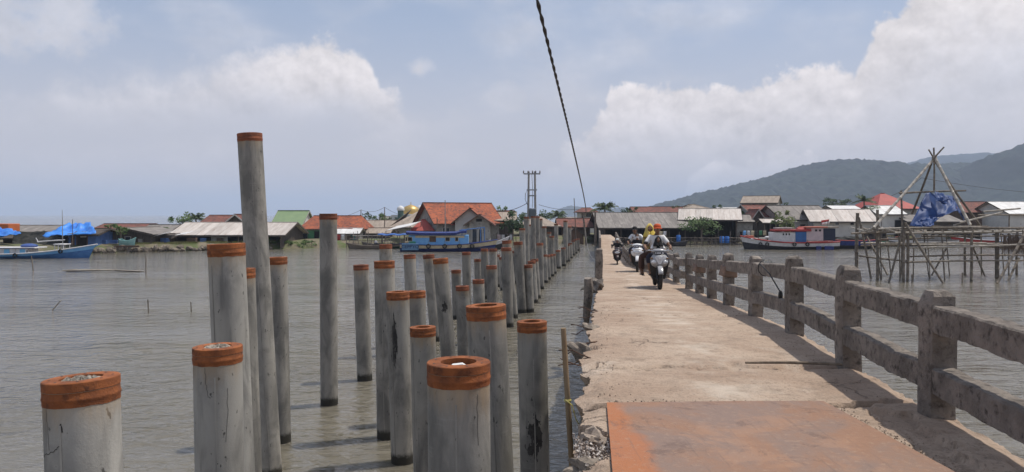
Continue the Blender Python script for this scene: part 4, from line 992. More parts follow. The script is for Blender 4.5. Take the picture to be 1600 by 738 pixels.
wire(P(520, 340, 112), w_ends[0], .3, .02, 'wire running from the red-tiled roof to the thin pole')
wire(w_ends[1], P(640, 338, 112), .3, .02, 'wire dropping from the dark pole to the tan gable roof')
# twin-pole transformer
q = P(831, 384, 92); tp = empty('transformer_pole', 'twin-post electricity pole with crossarm and grey transformer', 'pole', (q.x, q.y, .6)); s = 92 / F
zt = EYE + (HY - 268) * s - .6
for dx, lean in ((-6.0, .12), (6.0, -.02)):
    mb = MB(); mb.tube([(dx * s, 0, 0), (dx * s * .8 + lean * 0, 0, zt)], [.17, .12], 10); mb.build('post', CONCP, tp, smooth=True)
def tz(y): return EYE + (HY - y) * s - .6
for y, w_ in ((272, 26), (297, 16), (306, 14)):
    mb = MB(); mb.box((0, -.16, tz(y)), (w_ * s, .12, .16)); mb.build('crossarm', STEEL, tp)
for x in (-13, -6, 1, 6, 12.5):
    mb = MB(); mb.lathe([(.05, 0), (.09, .05), (.06, .12), (.09, .18), (.05, .26), (.02, .36)], 8); o = mb.build('insulator', mat('brown_ceramic', (.12, .09, .08), None, 1, .4), tp, smooth=True); o.location = (x * s, -.16, tz(272) + .06)
mb = MB(); mb.box((.1, -.1, tz(334)), (.8, .7, 1.3), taper=.96); o = mb.build('transformer', mat('transformer_grey', (.2, .23, .25), None, 1, .6), tp, bevel=.04)
for k in range(6): f = MB(); f.box((-.28 + .15 * k, -.5, tz(334)), (.03, .12, 1.0)); f.build('cooling_fin', mat('transformer_grey', (.2, .23, .25), None, 1, .6), o)
mb = MB(); mb.tube([(-7 * s, -.15, tz(297)), (-10 * s, -.2, tz(303)), (-10.5 * s, -.2, tz(312)), (-7 * s, -.15, tz(320))], .03, 6); mb.build('down_cable', BLK, tp)
mb = MB(); mb.tube([(0, -.16, tz(273)), (.1, -.2, tz(300)), (.05, -.2, tz(325))], .025, 6); mb.build('down_cable', BLK, tp)
wire(P(775, 330, 99), P(823, 318, 92), .35, .035, 'cable sagging from the tiled house to the transformer pole')
wire(P(842, 320, 92), P(905, 327, 100), .3, .025, 'thin cable running from the transformer pole towards the white house')
wire(P(1310, 312, 150), P(1440, 278, 150), 2.2, .04, 'thin wire rising in front of the hills to the bamboo frame side'); wire(P(1440, 278, 150), P(1680, 305, 150), .6, .04, 'thin wire falling to the right in front of the hills')

# --- twisted overhead cable along the footbridge
A, B = P(836, -14, 5.2), P(911, 338, 84); strands = empty('overhead_cable', 'twisted black power cable slanting down across the sky', 'cable', A)
for ph_ in (0, math.pi):
    mb = MB(); pts = []; n = 680
    for i in range(n + 1):
        t = -.3 + 1.3 * i / n; p = A.lerp(B, t); p.z -= 1.2 * 4 * t * (1 - t) * .5; p.x += .35 * 4 * t * (1 - t)
        a = ph_ + (p - A).length * 2 * math.pi / .62; p = p + Vector((math.cos(a), 0, math.sin(a))) * .0085; pts.append(p - A)
    mb.tube(pts, [.0085 + .009 * max(0, min(1, (-.3 + 1.3 * i / n) * 1.2)) for i in range(n + 1)], 6); mb.build('strand', BLK, strands, smooth=True)
tag(MB().tube([P(911, 334, 84), P(914, 362, 84), P(916, 384, 84)], [.09, .11, .12], 7).build('cable_post', POLE, smooth=True), 'leaning timber post where the twisted cable ends', 'post')
wire(P(914, 356, 84), (dl(22.7), 22.7, dz(22.7) + .6), .9, .012, 'thin grey wire slanting down to the lone left railing post', mat('grey_wire', (.18, .17, .16), None, 1, .7))

# --- plants
LEAF = mat('shrub_leaf', (.055, .10, .025), (.10, .15, .045), .9, .7, rnd=.1)
LEAFD = mat('dark_leaf', (.028, .055, .022), (.05, .085, .03), .9, .7, rnd=.1)
PALMF = mat('palm_leaf', (.05, .08, .03), (.09, .115, .045), .9, .6, rnd=.1)
BARK = mat('bark', (.13, .1, .075), (.2, .16, .12), 6, .95, .5, 20)
def leaf_cloud(mb, c, r, n, size, rs):
    clumps = [(Vector((rs.gauss(0, .5), rs.gauss(0, .5), rs.gauss(0, .45))), rs.uniform(.22, .42)) for _ in range(max(5, n // 45))]
    for i in range(n):
        k, kr = rs.choice(clumps); d_ = Vector((rs.gauss(0, 1), rs.gauss(0, 1), rs.gauss(0, 1))).normalized() * kr * rs.uniform(.5, 1.15)
        p = k + d_
        if p.length > 1.25: p = p.normalized() * rs.uniform(.8, 1.2)
        p = Vector((p.x * r[0], p.y * r[1], p.z * r[2])) + Vector(c)
        u = Vector((rs.gauss(0, 1), rs.gauss(0, 1), rs.gauss(0, .6))).normalized(); w_ = u.orthogonal().normalized(); s_ = size * rs.uniform(.6, 1.3)
        mb.add([p - u * s_, p + w_ * s_ * .45, p + u * s_, p - w_ * s_ * .45], [(0, 1, 2, 3)])
def bush(name, label, px, py, Y, r, n, size, m, seed, cat='shrub', group=None, trunk=True):
    q = P(px, py, Y); rs = random.Random(seed); zg = min(.9, q.z - r[2])
    e = empty(name, label, cat, (q.x, q.y, zg), group=group); mb = MB(); leaf_cloud(mb, (0, 0, q.z - zg), r, n, size, rs); mb.build('crown', m, e, fix=False)
    if trunk:
        tb = MB(); H = q.z - zg; tb.tube([(0, 0, -.2), (.06, 0, H * .5), (0, .05, H + r[2] * .3)], [.05 + H * .03, .05 + H * .02, .03], 7)
        for k in range(5):
            a = k * 1.26; tb.tube([(.03, 0, H * .6), (math.cos(a) * r[0] * .5, math.sin(a) * r[1] * .5, H + r[2] * .2)], [.04 + H * .008, .02], 5)
        tb.build('trunk', BARK, e, smooth=True)
    return e
def palm(label, px, ytop, Y, fr, seed, nf=15, droop=.8):
    q = P(px, ytop, Y); rs = random.Random(seed); H = q.z - fr * .35 - .8; e = empty('palm_tree', label, 'palm', (q.x, q.y, .8), group='palms behind the village')
    mb = MB(); mb.tube([(.2, 0, -.3), (.1, 0, H * .5), (0, 0, H)], [.2, .15, .11], 8); mb.build('trunk', BARK, e, smooth=True)
    for k in range(nf):
        a = 2 * math.pi * k / nf + rs.uniform(-.2, .2); up = rs.uniform(.1, 1.1); fm = MB(); pts = []
        for i in range(9):
            t = i / 8; rr = fr * t * math.cos(up) * 1.0; z = H + fr * (math.sin(up) * t - droop * t * t * (.55 + .3 * rs.random()))
            pts.append(Vector((math.cos(a) * rr, math.sin(a) * rr, z)))
        fm.tube(pts, [.035 * (1 - i / 9) + .006 for i in range(9)], 4)
        for i in range(1, 9):
            for f in (0, .33, .66):
                p = pts[i - 1].lerp(pts[i], f); tdir = (pts[i] - pts[i - 1]).normalized(); side = tdir.cross(Vector((0, 0, 1))).normalized()
                l_ = fr * .30 * math.sin(math.pi * min(1, (i + f) / 9 * .9 + .1))
                for sd in (-1, 1):
                    tip = p + (side * sd * .75 + tdir * .55 - Vector((0, 0, .45 + .2 * rs.random()))) * l_
                    fm.add([p - tdir * .05, p + tdir * .05, tip], [(0, 1, 2)])
        fm.build('frond', PALMF, e, fix=False)
    return e
palm('palm crown rising behind the brown gable house', 306, 333, 125, 2.6, 1, 18); palm('shaggy palm behind the wide tan house', 872, 329, 130, 2.4, 2, 16)
palm('tall feathery palm beside the white two-storey house', 945, 316, 118, 3.0, 3, 18); palm('small stiff palm behind the pale long house', 1350, 306, 124, 2.2, 4, 12, .55)
bush('round_tree', 'dense dark round tree beside the dark boarded house', 801, 352, 100, (1.4, 1.2, 1.6), 900, .2, LEAFD, 5, 'tree')
bush('broad_tree', 'broad dark tree between the grey-roofed and white-roofed houses', 1306, 317, 140, (2.4, 1.8, 1.1), 700, .22, LEAFD, 6, 'tree')
bush('village_tree', 'small tree top showing behind the far piles', 846, 338, 118, (1.6, 1.2, .9), 400, .2, LEAFD, 16, 'tree')
bush('leafy_shrub', 'leafy green shrub overhanging the water under the pale stilt house', 1096, 352, 102, (2.6, 1.4, 1.2), 1100, .17, LEAF, 7)
bush('leafy_shrub', 'yellow-green bushy palm shrub in front of the verandah', 1225, 347, 100, (1.5, 1.2, 1.3), 700, .2, mat('yellow_green_leaf', (.13, .15, .04), (.09, .12, .035), .9, .7), 8)
bush('slim_tree', 'thin pale tree standing before the dark shack', 188, 357, 82, (1.5, 1.1, .55), 320, .15, LEAF, 9, 'tree'); bush('mossy_shrub', 'dull green shrub growing over the mossy roof', 244, 358, 96, (1.3, .8, .6), 330, .16, LEAF, 10)
HB = 'low green bushes along the left bank'
for i, px in enumerate(range(414, 500, 11)):
    bush('bank_bush', 'low spreading green bush on the bank below the green-roofed house', px, 381 + (i % 3), interp(edge, px) + 1.2, (1.05, 1.0, .62), 420, .14, LEAF, 30 + i, group=HB, trunk=False)
for i, px in enumerate((196, 214, 232)):
    pass
gm = MB(); rs = random.Random(77)
for i in range(5200):
    px = rs.uniform(200, 430); Y = interp(edge, px) + rs.uniform(.6, 3.2); x = (px - 800) / F * Y; h_ = rs.uniform(.08, .26); a = rs.uniform(0, 6)
    if fbm(px * .04, Y * .5, 3) < -.05: continue
    gm.add([(x - .03, Y, .78), (x + .03, Y, .78), (x + math.cos(a) * .1, Y + math.sin(a) * .1, .80 + h_)], [(0, 1, 2)])
o = gm.build('grass', mat('bank_grass', (.15, .17, .05), (.24, .22, .09), .8, .8), fix=False); kind(o, 'stuff'); tag(o, 'short green and yellow grass along the left bank', 'grass')
# bank stones, one by one
ST = mat('bank_stone', (.24, .20, .15), (.14, .12, .10), 3, .95, .6, 8, rnd=.2)
for i in range(46):
    px = 146 + i * 6.1 + rs.uniform(-2, 2); Y = interp(edge, px) + rs.uniform(-.5, .3)
    mb = MB(); mb.ball((0, 0, 0), .5, 8, 5, (1, 1, 1), .2, rs); o = mb.build('bank_stone', ST, smooth=False); o.location = ((px - 800) / F * Y, Y, rs.uniform(.1, .45)); o.scale = (rs.uniform(.5, 1.1), rs.uniform(.4, .7), rs.uniform(.35, .75)); o.rotation_euler = (rs.uniform(0, .4), rs.uniform(0, .4), rs.uniform(0, 3))
    tag(o, 'rough brown stone in the earth bank below the left sheds', 'stone', 'stones along the left bank')
# plank stack and drums on the left bank
pk = empty('plank_stack', 'stack of reddish planks on the bank before the dark shack', 'planks', P(196, 387, 80.5))
for i in range(9):
    mb = MB(); mb.box((rs.uniform(-.2, .2), .12 * (i % 3), .05 + .07 * (i // 3)), (2.6, .11, .06)); mb.build('plank', BRN, pk)
sk = mat('teal_hull', (.2, .42, .4), (.3, .5, .48), 2, .6)
# stilt walkway by the houses on the right, with drums
wk = empty('stilt_walkway', 'rickety plank walkway on stilts in front of the stilt houses', 'walkway', P(1100, 372, 101))
for i in range(34):
    mb = MB(); mb.box((-13 + i * .62, VR.uniform(-.1, .1), VR.uniform(-.03, .03)), (.5, 1.6, .05)); mb.build('plank', POLE, wk)
for i in range(26):
    mb = MB(); x = -13 + i * .8; mb.tube([(x, VR.uniform(-.7, .7), .02), (x + VR.uniform(-.2, .2), VR.uniform(-.7, .7), -wk.location.z - .5)], .06, 6); mb.build('stilt', POLE, wk)
for k in range(2):
    mb = MB(); mb.tube([(-13.2, -.7 + 0 * k, -.25 - .55 * k), (7.4, -.72, -.3 - .5 * k)], .05, 6); mb.build('tie_rail', POLE, wk)
BLUEP = mat('blue_plastic', (.03, .13, .42), (.04, .17, .5), 3, .45)
def drum(px, py, Y, label):
    q = P(px, py, Y); mb = MB(); mb.lathe([(.27, 0), (.29, .04), (.285, .28), (.3, .3), (.285, .32), (.285, .56), (.3, .58), (.285, .6), (.28, .85), (.26, .88), (.2, .885)], 16); o = mb.build('plastic_drum', BLUEP, smooth=True); o.location = q; return tag(o, label, 'drum')
drum(1128, 380, 99, 'upright blue plastic drum at the water edge below the pale stilt house'); drum(1060, 378, 100, 'blue drum on the walkway by the long stilt house'); drum(1136, 380, 99.5, 'blue drum beside another at the stilt house landing')

# ================================================================== BOATS
def hull(e, L, B, fb, bow, stern, zband, mlow, mup, mrail, mdeck, rake=.1, rail_r=.05):
    n = 22; lows, mids, tops, dk = [], [], [], []
    def half(t): return B / 2 * (.72 + .28 * math.sin(min(1, t / .45) * math.pi / 2)) * (1 if t < .55 else max(.015, math.cos((t - .55) / .45 * math.pi / 2) ** .75))
    def sheer(t): return fb + bow * max(0, (t - .45) / .55) ** 2 + stern * max(0, (.3 - t) / .3) ** 2
    R_ = {}
    for sd in (-1, 1):
        rows = []
        for i in range(n + 1):
            t = i / n; b = half(t); s_ = sheer(t); x = -L / 2 + L * t; ov = rake * L * max(0, (t - .6) / .4) ** 2
            zb = zband + (s_ - fb) * .72
            keel = -.35 + .25 * max(0, (t - .7) / .3) ** 2
            rows.append([Vector((x - ov, sd * b * .12, keel)), Vector((x - ov * .8, sd * b * .66, -.05)), Vector((x - ov * .35, sd * b * .92, zb)), Vector((x, sd * b, s_))])
        R_[sd] = rows
    def strip(name, a, b_, m):
        mb = MB()
        for sd in (-1, 1): mb.grid([r[a:b_ + 1] for r in R_[sd]])
        r0 = R_[-1][0][a:b_ + 1] + list(reversed(R_[1][0][a:b_ + 1])); mb.add(r0, [tuple(range(len(r0)))])
        return mb.build(name, m, e, smooth=True, sharp=35)
    strip('lower_hull', 0, 2, mlow); strip('upper_hull', 2, 3, mup)
    mb = MB(); mb.grid([[R_[-1][i][3] - Vector((0, -.03, .12)), R_[1][i][3] - Vector((0, .03, .12))] for i in range(n + 1)]); mb.build('deck', mdeck, e)
    for sd in (-1, 1):
        mb = MB(); mb.tube([r[3] + Vector((0, sd * .02, .02)) for r in R_[sd]], rail_r, 6); mb.build('gunwale', mrail, e, smooth=True)
    return R_, sheer, half
def tyre(e, x, y, z, r=.24):
    mb = MB(); M = Matrix.Translation((x, y, z)) @ Matrix.Rotation(R(90), 4, 'X')
    mb.ring([(r * .55, -.05), (r * .8, -.075), (r, -.04), (r, .04), (r * .8, .075), (r * .55, .05)], 16, M); mb.build('tyre_fender', BLK, e, smooth=True)
    mb = MB(); mb.tube([(x, y + .03, z + r), (x, y + .06, z + r + .35)], .015, 5); mb.build('fender_rope', POLE, e)
def bx(e, name, m, c, s_, bevel=.02, rot=None): mb = MB(); mb.box(c, s_, rot); return mb.build(name, m, e, bevel=bevel)
BDK = mat('boat_navy', (.018, .03, .14), (.03, .05, .2), 3, .5, rnd=.05); BBL = mat('boat_blue', (.05, .15, .38), (.07, .2, .46), 2, .5); BLB = mat('boat_light_blue', (.15, .38, .72), (.2, .46, .78), 2, .55)
BCR = mat('boat_cream', (.60, .52, .36), (.5, .42, .28), 3, .6); BWH = mat('boat_white', (.68, .67, .66), (.56, .55, .55), 2.5, .6, rnd=.04); BRD = mat('boat_red', (.42, .045, .04), (.32, .04, .035), 3, .55); BPK = mat('boat_pinkish', (.58, .46, .46), (.5, .4, .41), 2, .7)
BDARK = mat('boat_tar', (.03, .03, .036), (.055, .052, .055), 3, .7); BWD = mat('boat_timber', (.2, .165, .13), (.13, .11, .09), 4, .85, .4, 12, (.4, 3, 3)); SALM = mat('boat_salmon', (.52, .16, .1), (.42, .12, .08), 3, .6)
CYAN = mat('boat_sky_panel', (.16, .42, .66), (.2, .48, .7), 2, .6)
# ---- blue and white boat at the left
q = P(20, 404, 70); e = empty('fishing_boat', 'blue fishing boat with white cabin and pale blue panels moored by the tarpaulin hut', 'boat', (q.x, q.y, 0), (0, 0, R(3)))
Rw, sh, hf = hull(e, 15.2, 2.8, .40, .85, .2, .22, BBL, BLB, BWH, BWD, .06)
s = 70 / F
def X(px, e=e, s=s): return ((px - 800) * s - e.location.x)
def Z(py, s=s): return EYE + (HY - py) * s
x0, x1 = X(-70), X(50); zc0, zc1 = .3, Z(388)
cab = bx(e, 'cabin', BWH, ((x0 + x1) / 2, .1, (zc0 + zc1) / 2), (x1 - x0, 1.7, zc1 - zc0))
for a, b in ((14.5, 22.5), (38, 46), (-12, -4)): bx(cab, 'blue_panel', CYAN, ((X(a) + X(b)) / 2, -.762, (zc0 + zc1) / 2 - .02), (X(b) - X(a), .02, zc1 - zc0 - .08), 0)
for a, b in ((0, 2.2), (48.2, 49.4)): bx(cab, 'cabin_window', DARK, ((X(a) + X(b)) / 2, -.763, zc1 - .32), (X(b) - X(a), .02, .32), 0)
bx(e, 'cabin_roof', BWH, ((x0 + X(62)) / 2, .1, zc1 + .05), (X(62) - x0, 2.1, .1)); bx(e, 'roof_edge', BDK, ((x0 + X(62)) / 2, -.962, zc1 + .05), (X(62) - x0, .02, .05), 0)
mb = MB(); mb.ball((X(45), 0, zc1 + .22), .5, 14, 8, (1.5, 1.2, .42)); mb.build('covered_bundle', mat('blue_cover', (.06, .11, .32), (.05, .09, .26), 3, .7), e, smooth=True)
mb = MB(); mb.tube([(X(50), -.6, .75), (X(56), -.6, zc1)], .05, 6); mb.build('roof_strut', BWH, e)
for px in (38, 101.5): tyre(e, X(px), -hf((X(px) + 7.6) / 15.2) - .1, sh((X(px) + 7.6) / 15.2) - .12, .2)
mb = MB(); mb.tube([(X(96), 0, .5), (X(95.5), 0, Z(366)), (X(95), 0, Z(328))], [.05, .04, .02], 7); mb.build('mast', CONCP, e)
mb = MB(); mb.tube([(X(57), 0, Z(378)), (X(99), 0, Z(375))], .05, 6); mb.build('boom', BWH, e)
mb = MB(); mb.tube([(X(54), .1, Z(372)), (X(58), .1, Z(379))], .04, 6); mb.build('boom_crutch', BWH, e)
for px in (88.5, 94, 101.5):
    for y in (-.55, .55):
        mb = MB(); mb.tube([(X(px), y, .6), (X(px), y, Z(383))], .04, 6); mb.build('rack_leg', BWH, e)
bx(e, 'rack_top', BWH, ((X(88) + X(102)) / 2, 0, Z(382)), (X(103) - X(87), 1.3, .1))
mb = MB(); mb.tube([(X(109), .2, 1.1), (X(109), .2, Z(343))], .03, 6); mb.build('thin_mast', POLE, e)
# ---- big blue boat in the middle
Yb = 83; s = Yb / F; q = P(702, 392, Yb); e = empty('fishing_boat', 'blue fishing boat with cream band, navy hull and lettered stern beside the tiled house', 'boat', (q.x, q.y, 0), (0, 0, R(2)))
def X(px, e=e, s=s): return ((px - 800) * s - e.location.x)
def Z(py, s=s): return EYE + (HY - py) * s
LB = 10.6; Rw, sh, hf = hull(e, LB, 2.7, .72, .55, .1, .36, BDK, BCR, BDK, BWD, .05)
zc0, zc1 = .7, Z(367.5)
cab = bx(e, 'cabin', BLB, ((X(640) + X(732)) / 2, .1, (zc0 + zc1) / 2), (X(732) - X(640), 1.8, zc1 - zc0))
bx(cab, 'cream_strip', BCR, ((X(650) + X(726)) / 2, -.812, zc1 - .16), (X(726) - X(650), .02, .24), 0)
bx(cab, 'brown_shutter', BRN, ((X(673) + X(681)) / 2, -.815, zc1 - .42), (X(682) - X(672), .03, .62), 0)
for a, b in ((635.5, 637.5), (639, 645), (697, 703), (712, 716)):
    w_ = bx(cab, 'cabin_window', BCR, ((X(a) + X(b)) / 2, -.816, zc1 - .42), (X(b) - X(a) + .1, .03, .48), 0); bx(w_, 'pane', DARK, ((X(a) + X(b)) / 2, -.834, zc1 - .42), (X(b) - X(a), .02, .38), 0)
bx(cab, 'green_bundle', mat('green_net', (.08, .32, .2), (.05, .22, .14), 5, .8), (X(646), -.9, .95), (.7, .2, .36), .06)
mb = MB(); rows = []
for i in range(13):
    t = i / 12; x = X(636) + (X(729) - X(636)) * t; z = zc1 + .12 + .10 * (2 * t - 1) ** 2 + (.14 if t > .85 else 0); rows.append([(x, -1.15, z - .1), (x, -1.15, z + .12), (x, 0, z + .25), (x, 1.3, z + .12), (x, 1.3, z - .1), (x, -1.15, z - .1)])
mb.grid(rows); k = 6; mb.f.append((0, 1, 2, 3, 4)); mb.f.append(tuple(12 * k + j for j in range(4, -1, -1))); mb.build('cabin_roof', BDK, e)
for px in (671, 696, 718.5, 738): tyre(e, X(px), -hf((X(px) + LB / 2) / LB) - .1, .62, .26)
# stern board with lettering
sb = bx(e, 'name_board', mat('board_blue', (.14, .27, .42), (.1, .2, .34), 4, .6), ((X(630) + X(656)) / 2, -1.30, Z(385)), (X(656) - X(630), .06, .75), .03)
def text(parent, s_, size, loc, rot, m, name='lettering', extr=.006):
    cu = bpy.data.curves.new('t', 'FONT'); cu.body = s_; cu.size = size; cu.extrude = extr; cu.align_x = 'CENTER'; cu.align_y = 'CENTER'
    to = bpy.data.objects.new('t', cu); C.objects.link(to); bpy.context.view_layer.update()
    me = bpy.data.meshes.new_from_object(to.evaluated_get(bpy.context.evaluated_depsgraph_get())); bpy.data.objects.remove(to)
    me.materials.clear(); me.materials.append(m); o = bpy.data.objects.new(name, me); C.objects.link(o); o.parent = parent; o.location = loc; o.rotation_euler = rot; return o
text(sb, 'CEPPYO', .52, ((X(630) + X(656)) / 2, -1.345, Z(385)), (R(90), 0, 0), mat('letter_navy', (.012, .016, .07), None, 1, .6))
# goalpost frame at the bow
for px in (722, 751, 757):
    mb = MB(); mb.tube([(X(px), -.5, .8), (X(px), -.5, Z(358 if px < 750 else 355))], .045, 6); mb.build('frame_post', BBL, e)
mb = MB(); mb.tube([(X(718), -.5, Z(360)), (X(757), -.5, Z(355.5))], .05, 6); mb.build('frame_beam', BBL, e)
mb = MB(); mb.tube([(X(697), 0, .7), (X(697), 0, Z(340))], .035, 6); mb.build('mast', POLE, e)
bx(e, 'outrigger_plank', BDARK, ((X(730) + X(776)) / 2, -1.1, .42), (X(776) - X(730), .18, .08), .01)
# ---- white skiff behind, bow to the right
q = P(752, 388, 88); s = 88 / F; e = empty('skiff', 'white upturned-bow skiff moored behind the blue boat', 'boat', (q.x, q.y, 0), (0, 0, R(-4)))
hull(e, 6.6, 1.5, .55, .95, .1, .3, BDARK, BWH, BWH, BWD, .08)
bx(e, 'red_bundle', BRD, (.3, 0, .62), (1.0, .8, .3), .08); bx(e, 'thwart', BWD, (-1.2, 0, .5), (.25, 1.3, .06))
for px in (-2.0, .2, 1.4): tyre(e, px, -.8, .45, .22)
# ---- small canopied blue boat left of it
q = P(616, 389, 90); e = empty('canopied_boat', 'small dark boat with blue tarpaulin canopy beside the lettered stern', 'boat', (q.x, q.y, 0), (0, 0, R(4)))
hull(e, 4.6, 1.4, .5, .3, .1, .25, mat('boat_green_black', (.03, .06, .04), None, 1, .7), BWD, BDARK, BWD, .08)
for x in (-1.5, 1.2):
    for y in (-.5, .5): mb = MB(); mb.tube([(x, y, .4), (x, y, 1.6)], .04, 6); mb.build('canopy_post', POLE, e)
mb = MB(); mb.grid([[(-1.9 + .38 * i, -.8 + .4 * j, 1.62 + .16 * math.sin(j * .8) + .06 * math.sin(i * 1.7)) for i in range(10)] for j in range(5)]); o = mb.build('canopy', mat('canopy_blue', (.05, .14, .40), (.04, .1, .3), 3, .6), e, smooth=True); o.modifiers.new('t', 'SOLIDIFY').thickness = .04
# ---- grey canoes
def canoe(px, py, Y, L, yaw, label, m=BWD):
    q = P(px, py, Y); e = empty('canoe', label, 'boat', (q.x, q.y, 0), (0, 0, R(yaw)), 'small wooden boats at the landing'); hull(e, L, 1.0, .38, .35, .25, .2, m, m, m, BDARK, .1, .035); bx(e, 'thwart', m, (0, 0, .33), (.2, .9, .05)); bx(e, 'thwart', m, (-L * .25, 0, .33), (.2, .85, .05))
    return e
canoe(572, 389, 88.5, 4.8, 176, 'grey wooden canoe at the landing before the sagging shed'); canoe(590, 387, 92, 4.2, 170, 'second grey canoe floating behind the first at the landing', mat('canoe_dark', (.1, .09, .08), (.16, .14, .12), 4, .85)); canoe(1048, 385, 97, 4.6, 3, 'dark canoe lying along the stilts of the long stilt house', BDARK); canoe(200, 388, 81.5, 1.7, 2, 'small teal and white boat on the bank before the dark shack', sk).location.z = .8
LR = random.Random(4)
rk = empty('landing_rack', 'cluttered landing of poles and planks under the sagging tan roof', 'landing', P(580, 384, 94)); rk.location.z = 0
for i in range(16):
    mb = MB(); x = -2.6 + i * .36; mb.tube([(x, LR.uniform(-.5, .5), -.4), (x + LR.uniform(-.15, .15), LR.uniform(-.5, .5), LR.uniform(.9, 2.1))], .035, 5); mb.build('post', POLE, rk)
for i in range(6):
    mb = MB(); z = .45 + .2 * i; mb.tube([(-2.8 + LR.uniform(0, .6), -.5, z), (2.6 + LR.uniform(-.8, .4), -.5, z + LR.uniform(-.1, .1))], .035, 5); mb.build('crosspole', TIN if i % 2 else POLE, rk)
bx(rk, 'white_jerrycan', BWH, (.7, -.6, .62), (.32, .25, .36), .05)
# ---- red and white boat on the right, bow to the left
Yb = 88; s = Yb / F; q = P(1232, 391, Yb); e = empty('fishing_boat', 'white and red fishing boat with blue door panel and dark bottom', 'boat', (q.x, q.y, 0), (0, 0, R(180)))
def X(px, e=e, s=s): return -((px - 800) * s - e.location.x)
def Z(py, s=s): return EYE + (HY - py) * s
LB = 11.2; Rw, sh, hf = hull(e, LB, 2.6, .78, .75, .1, .34, BDARK, BWH, BRD, BWD, .05, .08); FR = .0
def face(c): return c
def rb(name, m, a, b, t, u, y, dy, par=e, bev=.02): return bx(par, name, m, ((X(a) + X(b)) / 2, y, (Z(t) + Z(u)) / 2), (abs(X(a) - X(b)), dy, abs(Z(t) - Z(u))), bev)
c1 = rb('wheelhouse', BWH, 1203, 1240, 363, 380, .2, 1.5)
for px in (1219.5, 1224, 1228.5): rb('window', DARK, px - 1, px + 1, 364.5, 367.5, .958, .02, c1, 0)
rb('blue_door_panel', mat('door_blue', (.05, .15, .38), (.04, .12, .3), 3, .6), 1238, 1255, 362, 378, .30, 1.4, c1); rb('wheelhouse_roof', BRD, 1206, 1262, 358.5, 361.5, .2, 1.9); 
mb = MB(); mb.tube([(X(1241), .8, Z(359)), (X(1262), .8, Z(359))], .26, 10); mb.build('red_awning_roll', BRD, e, smooth=True)
rb('roof_raft', TIN, 1210, 1236, 355.5, 357.8, .2, 1.3)
c2 = rb('aft_house', BPK, 1255, 1281, 356, 376, .1, 1.8)
for a in (1268, 1274): rb('window', DARK, a, a + 3.4, 358.5, 361.5, 1.012, .02, c2, 0)
rb('aft_roof', SALM, 1252, 1287, 354, 356, .1, 2.2); rb('dark_store', mat('store_navy', (.03, .035, .06), None, 1, .7), 1281.5, 1300, 357, 376, .1, 1.7); rb('store_roof', TAN, 1278, 1304, 354.2, 356.2, .05, 2.25)
rb('salmon_bow_deck', SALM, 1164, 1176, 368, 371.5, .0, .9); rb('white_sack', BWH, 1170, 1182, 372, 375.5, .5, .5, e, .1); rb('grey_sack', PLAS, 1184, 1196, 371, 376, .4, .6, e, .12); rb('white_drum', BWH, 1193, 1199, 369, 373, .5, .4, e, .1)
mb = MB(); mb.tube([(X(1165), 0, Z(366)), (X(1180), .1, Z(373))], .06, 6); mb.build('bow_spar', BDARK, e)
for px in (1184, 1193.5, 1234.5, 1254.5): tyre(e, X(px), hf((X(px) + LB / 2) / LB) + .1, .62, .23)
for a, b in ((1268, 1276), (1281, 1295)): rb('blue_float', BDK, a, b, 384, 390, 1.34, .12, e, .04)
mb = MB(); mb.tube([(X(1243), 0, Z(358)), (X(1243), 0, Z(342))], .03, 6); mb.tube([(X(1239), 0, Z(347)), (X(1249), 0, Z(347))], .025, 6); mb.build('aerial_mast', STEEL, e)
q = P(1291, 357, 88); e2 = empty('flag', 'red and white flag flying above the boat roofs', 'flag', q)
mb = MB(); mb.tube([(0, 0, 0), (.35, 0, 1.1)], .02, 6); mb.build('staff', POLE, e2)
for k, m_ in ((0, BRD), (1, BWH)):
    mb = MB(); mb.grid([[(.33 - .13 * i + .02 * k * 3, .06 * math.sin(i * 1.3), 1.06 - .26 * k - .02 * i - .26 * j) for i in range(8)] for j in (0, 1)]); o = mb.build('cloth_stripe', m_, e2, smooth=True); o.modifiers.new('t', 'SOLIDIFY').thickness = .008
# ---- dark barge and boats behind the bamboo platform
q = P(1322, 391, 90); e = empty('barge', 'dark low barge piled with nets next to the red and white boat', 'boat', (q.x, q.y, 0), (0, 0, R(180))); hull(e, 6.4, 2.4, .95, .2, .1, .4, BDARK, BDK, BRD, BWD, .03)
mb = MB(); mb.ball((-.6, 0, 1.05), 1.0, 14, 8, (1.9, .9, .42), .12, LR); mb.build('net_pile', NETM, e); bx(e, 'white_board', PLASW, (2.0, 1.22, .72), (1.3, .04, .3))
def far_boat(px, py, Y, L, yaw, label, low, up, rail, house_m, roof_m):
    q = P(px, py, Y); e = empty('fishing_boat', label, 'boat', (q.x, q.y, 0), (0, 0, R(yaw))); hull(e, L, 2.3, .75, .5, .1, .35, low, up, rail, BWD, .05)
    c = bx(e, 'cabin', house_m, (-L * .12, 0, 1.25), (L * .38, 1.5, 1.1)); bx(e, 'cabin_roof', roof_m, (-L * .12, 0, 1.86), (L * .44, 1.9, .1))
    for k in range(3): bx(c, 'window', DARK, (-L * .12 - .9 + .9 * k, (-.76 if abs(yaw) < 90 else .76), 1.4), (.4, .03, .35), 0)
    return e
far_boat(1440, 385, 96, 8.5, 178, 'dark-hulled boat with grey cabin moored behind the bamboo platform', BDARK, BWH, BDARK, PLAS, REDM); far_boat(1375, 384, 98, 6.5, 4, 'boat with green gunwale showing through the platform legs', BDARK, mat('boat_green', (.1, .3, .2), None, 1, .6), SALM, BOARD, TIN)
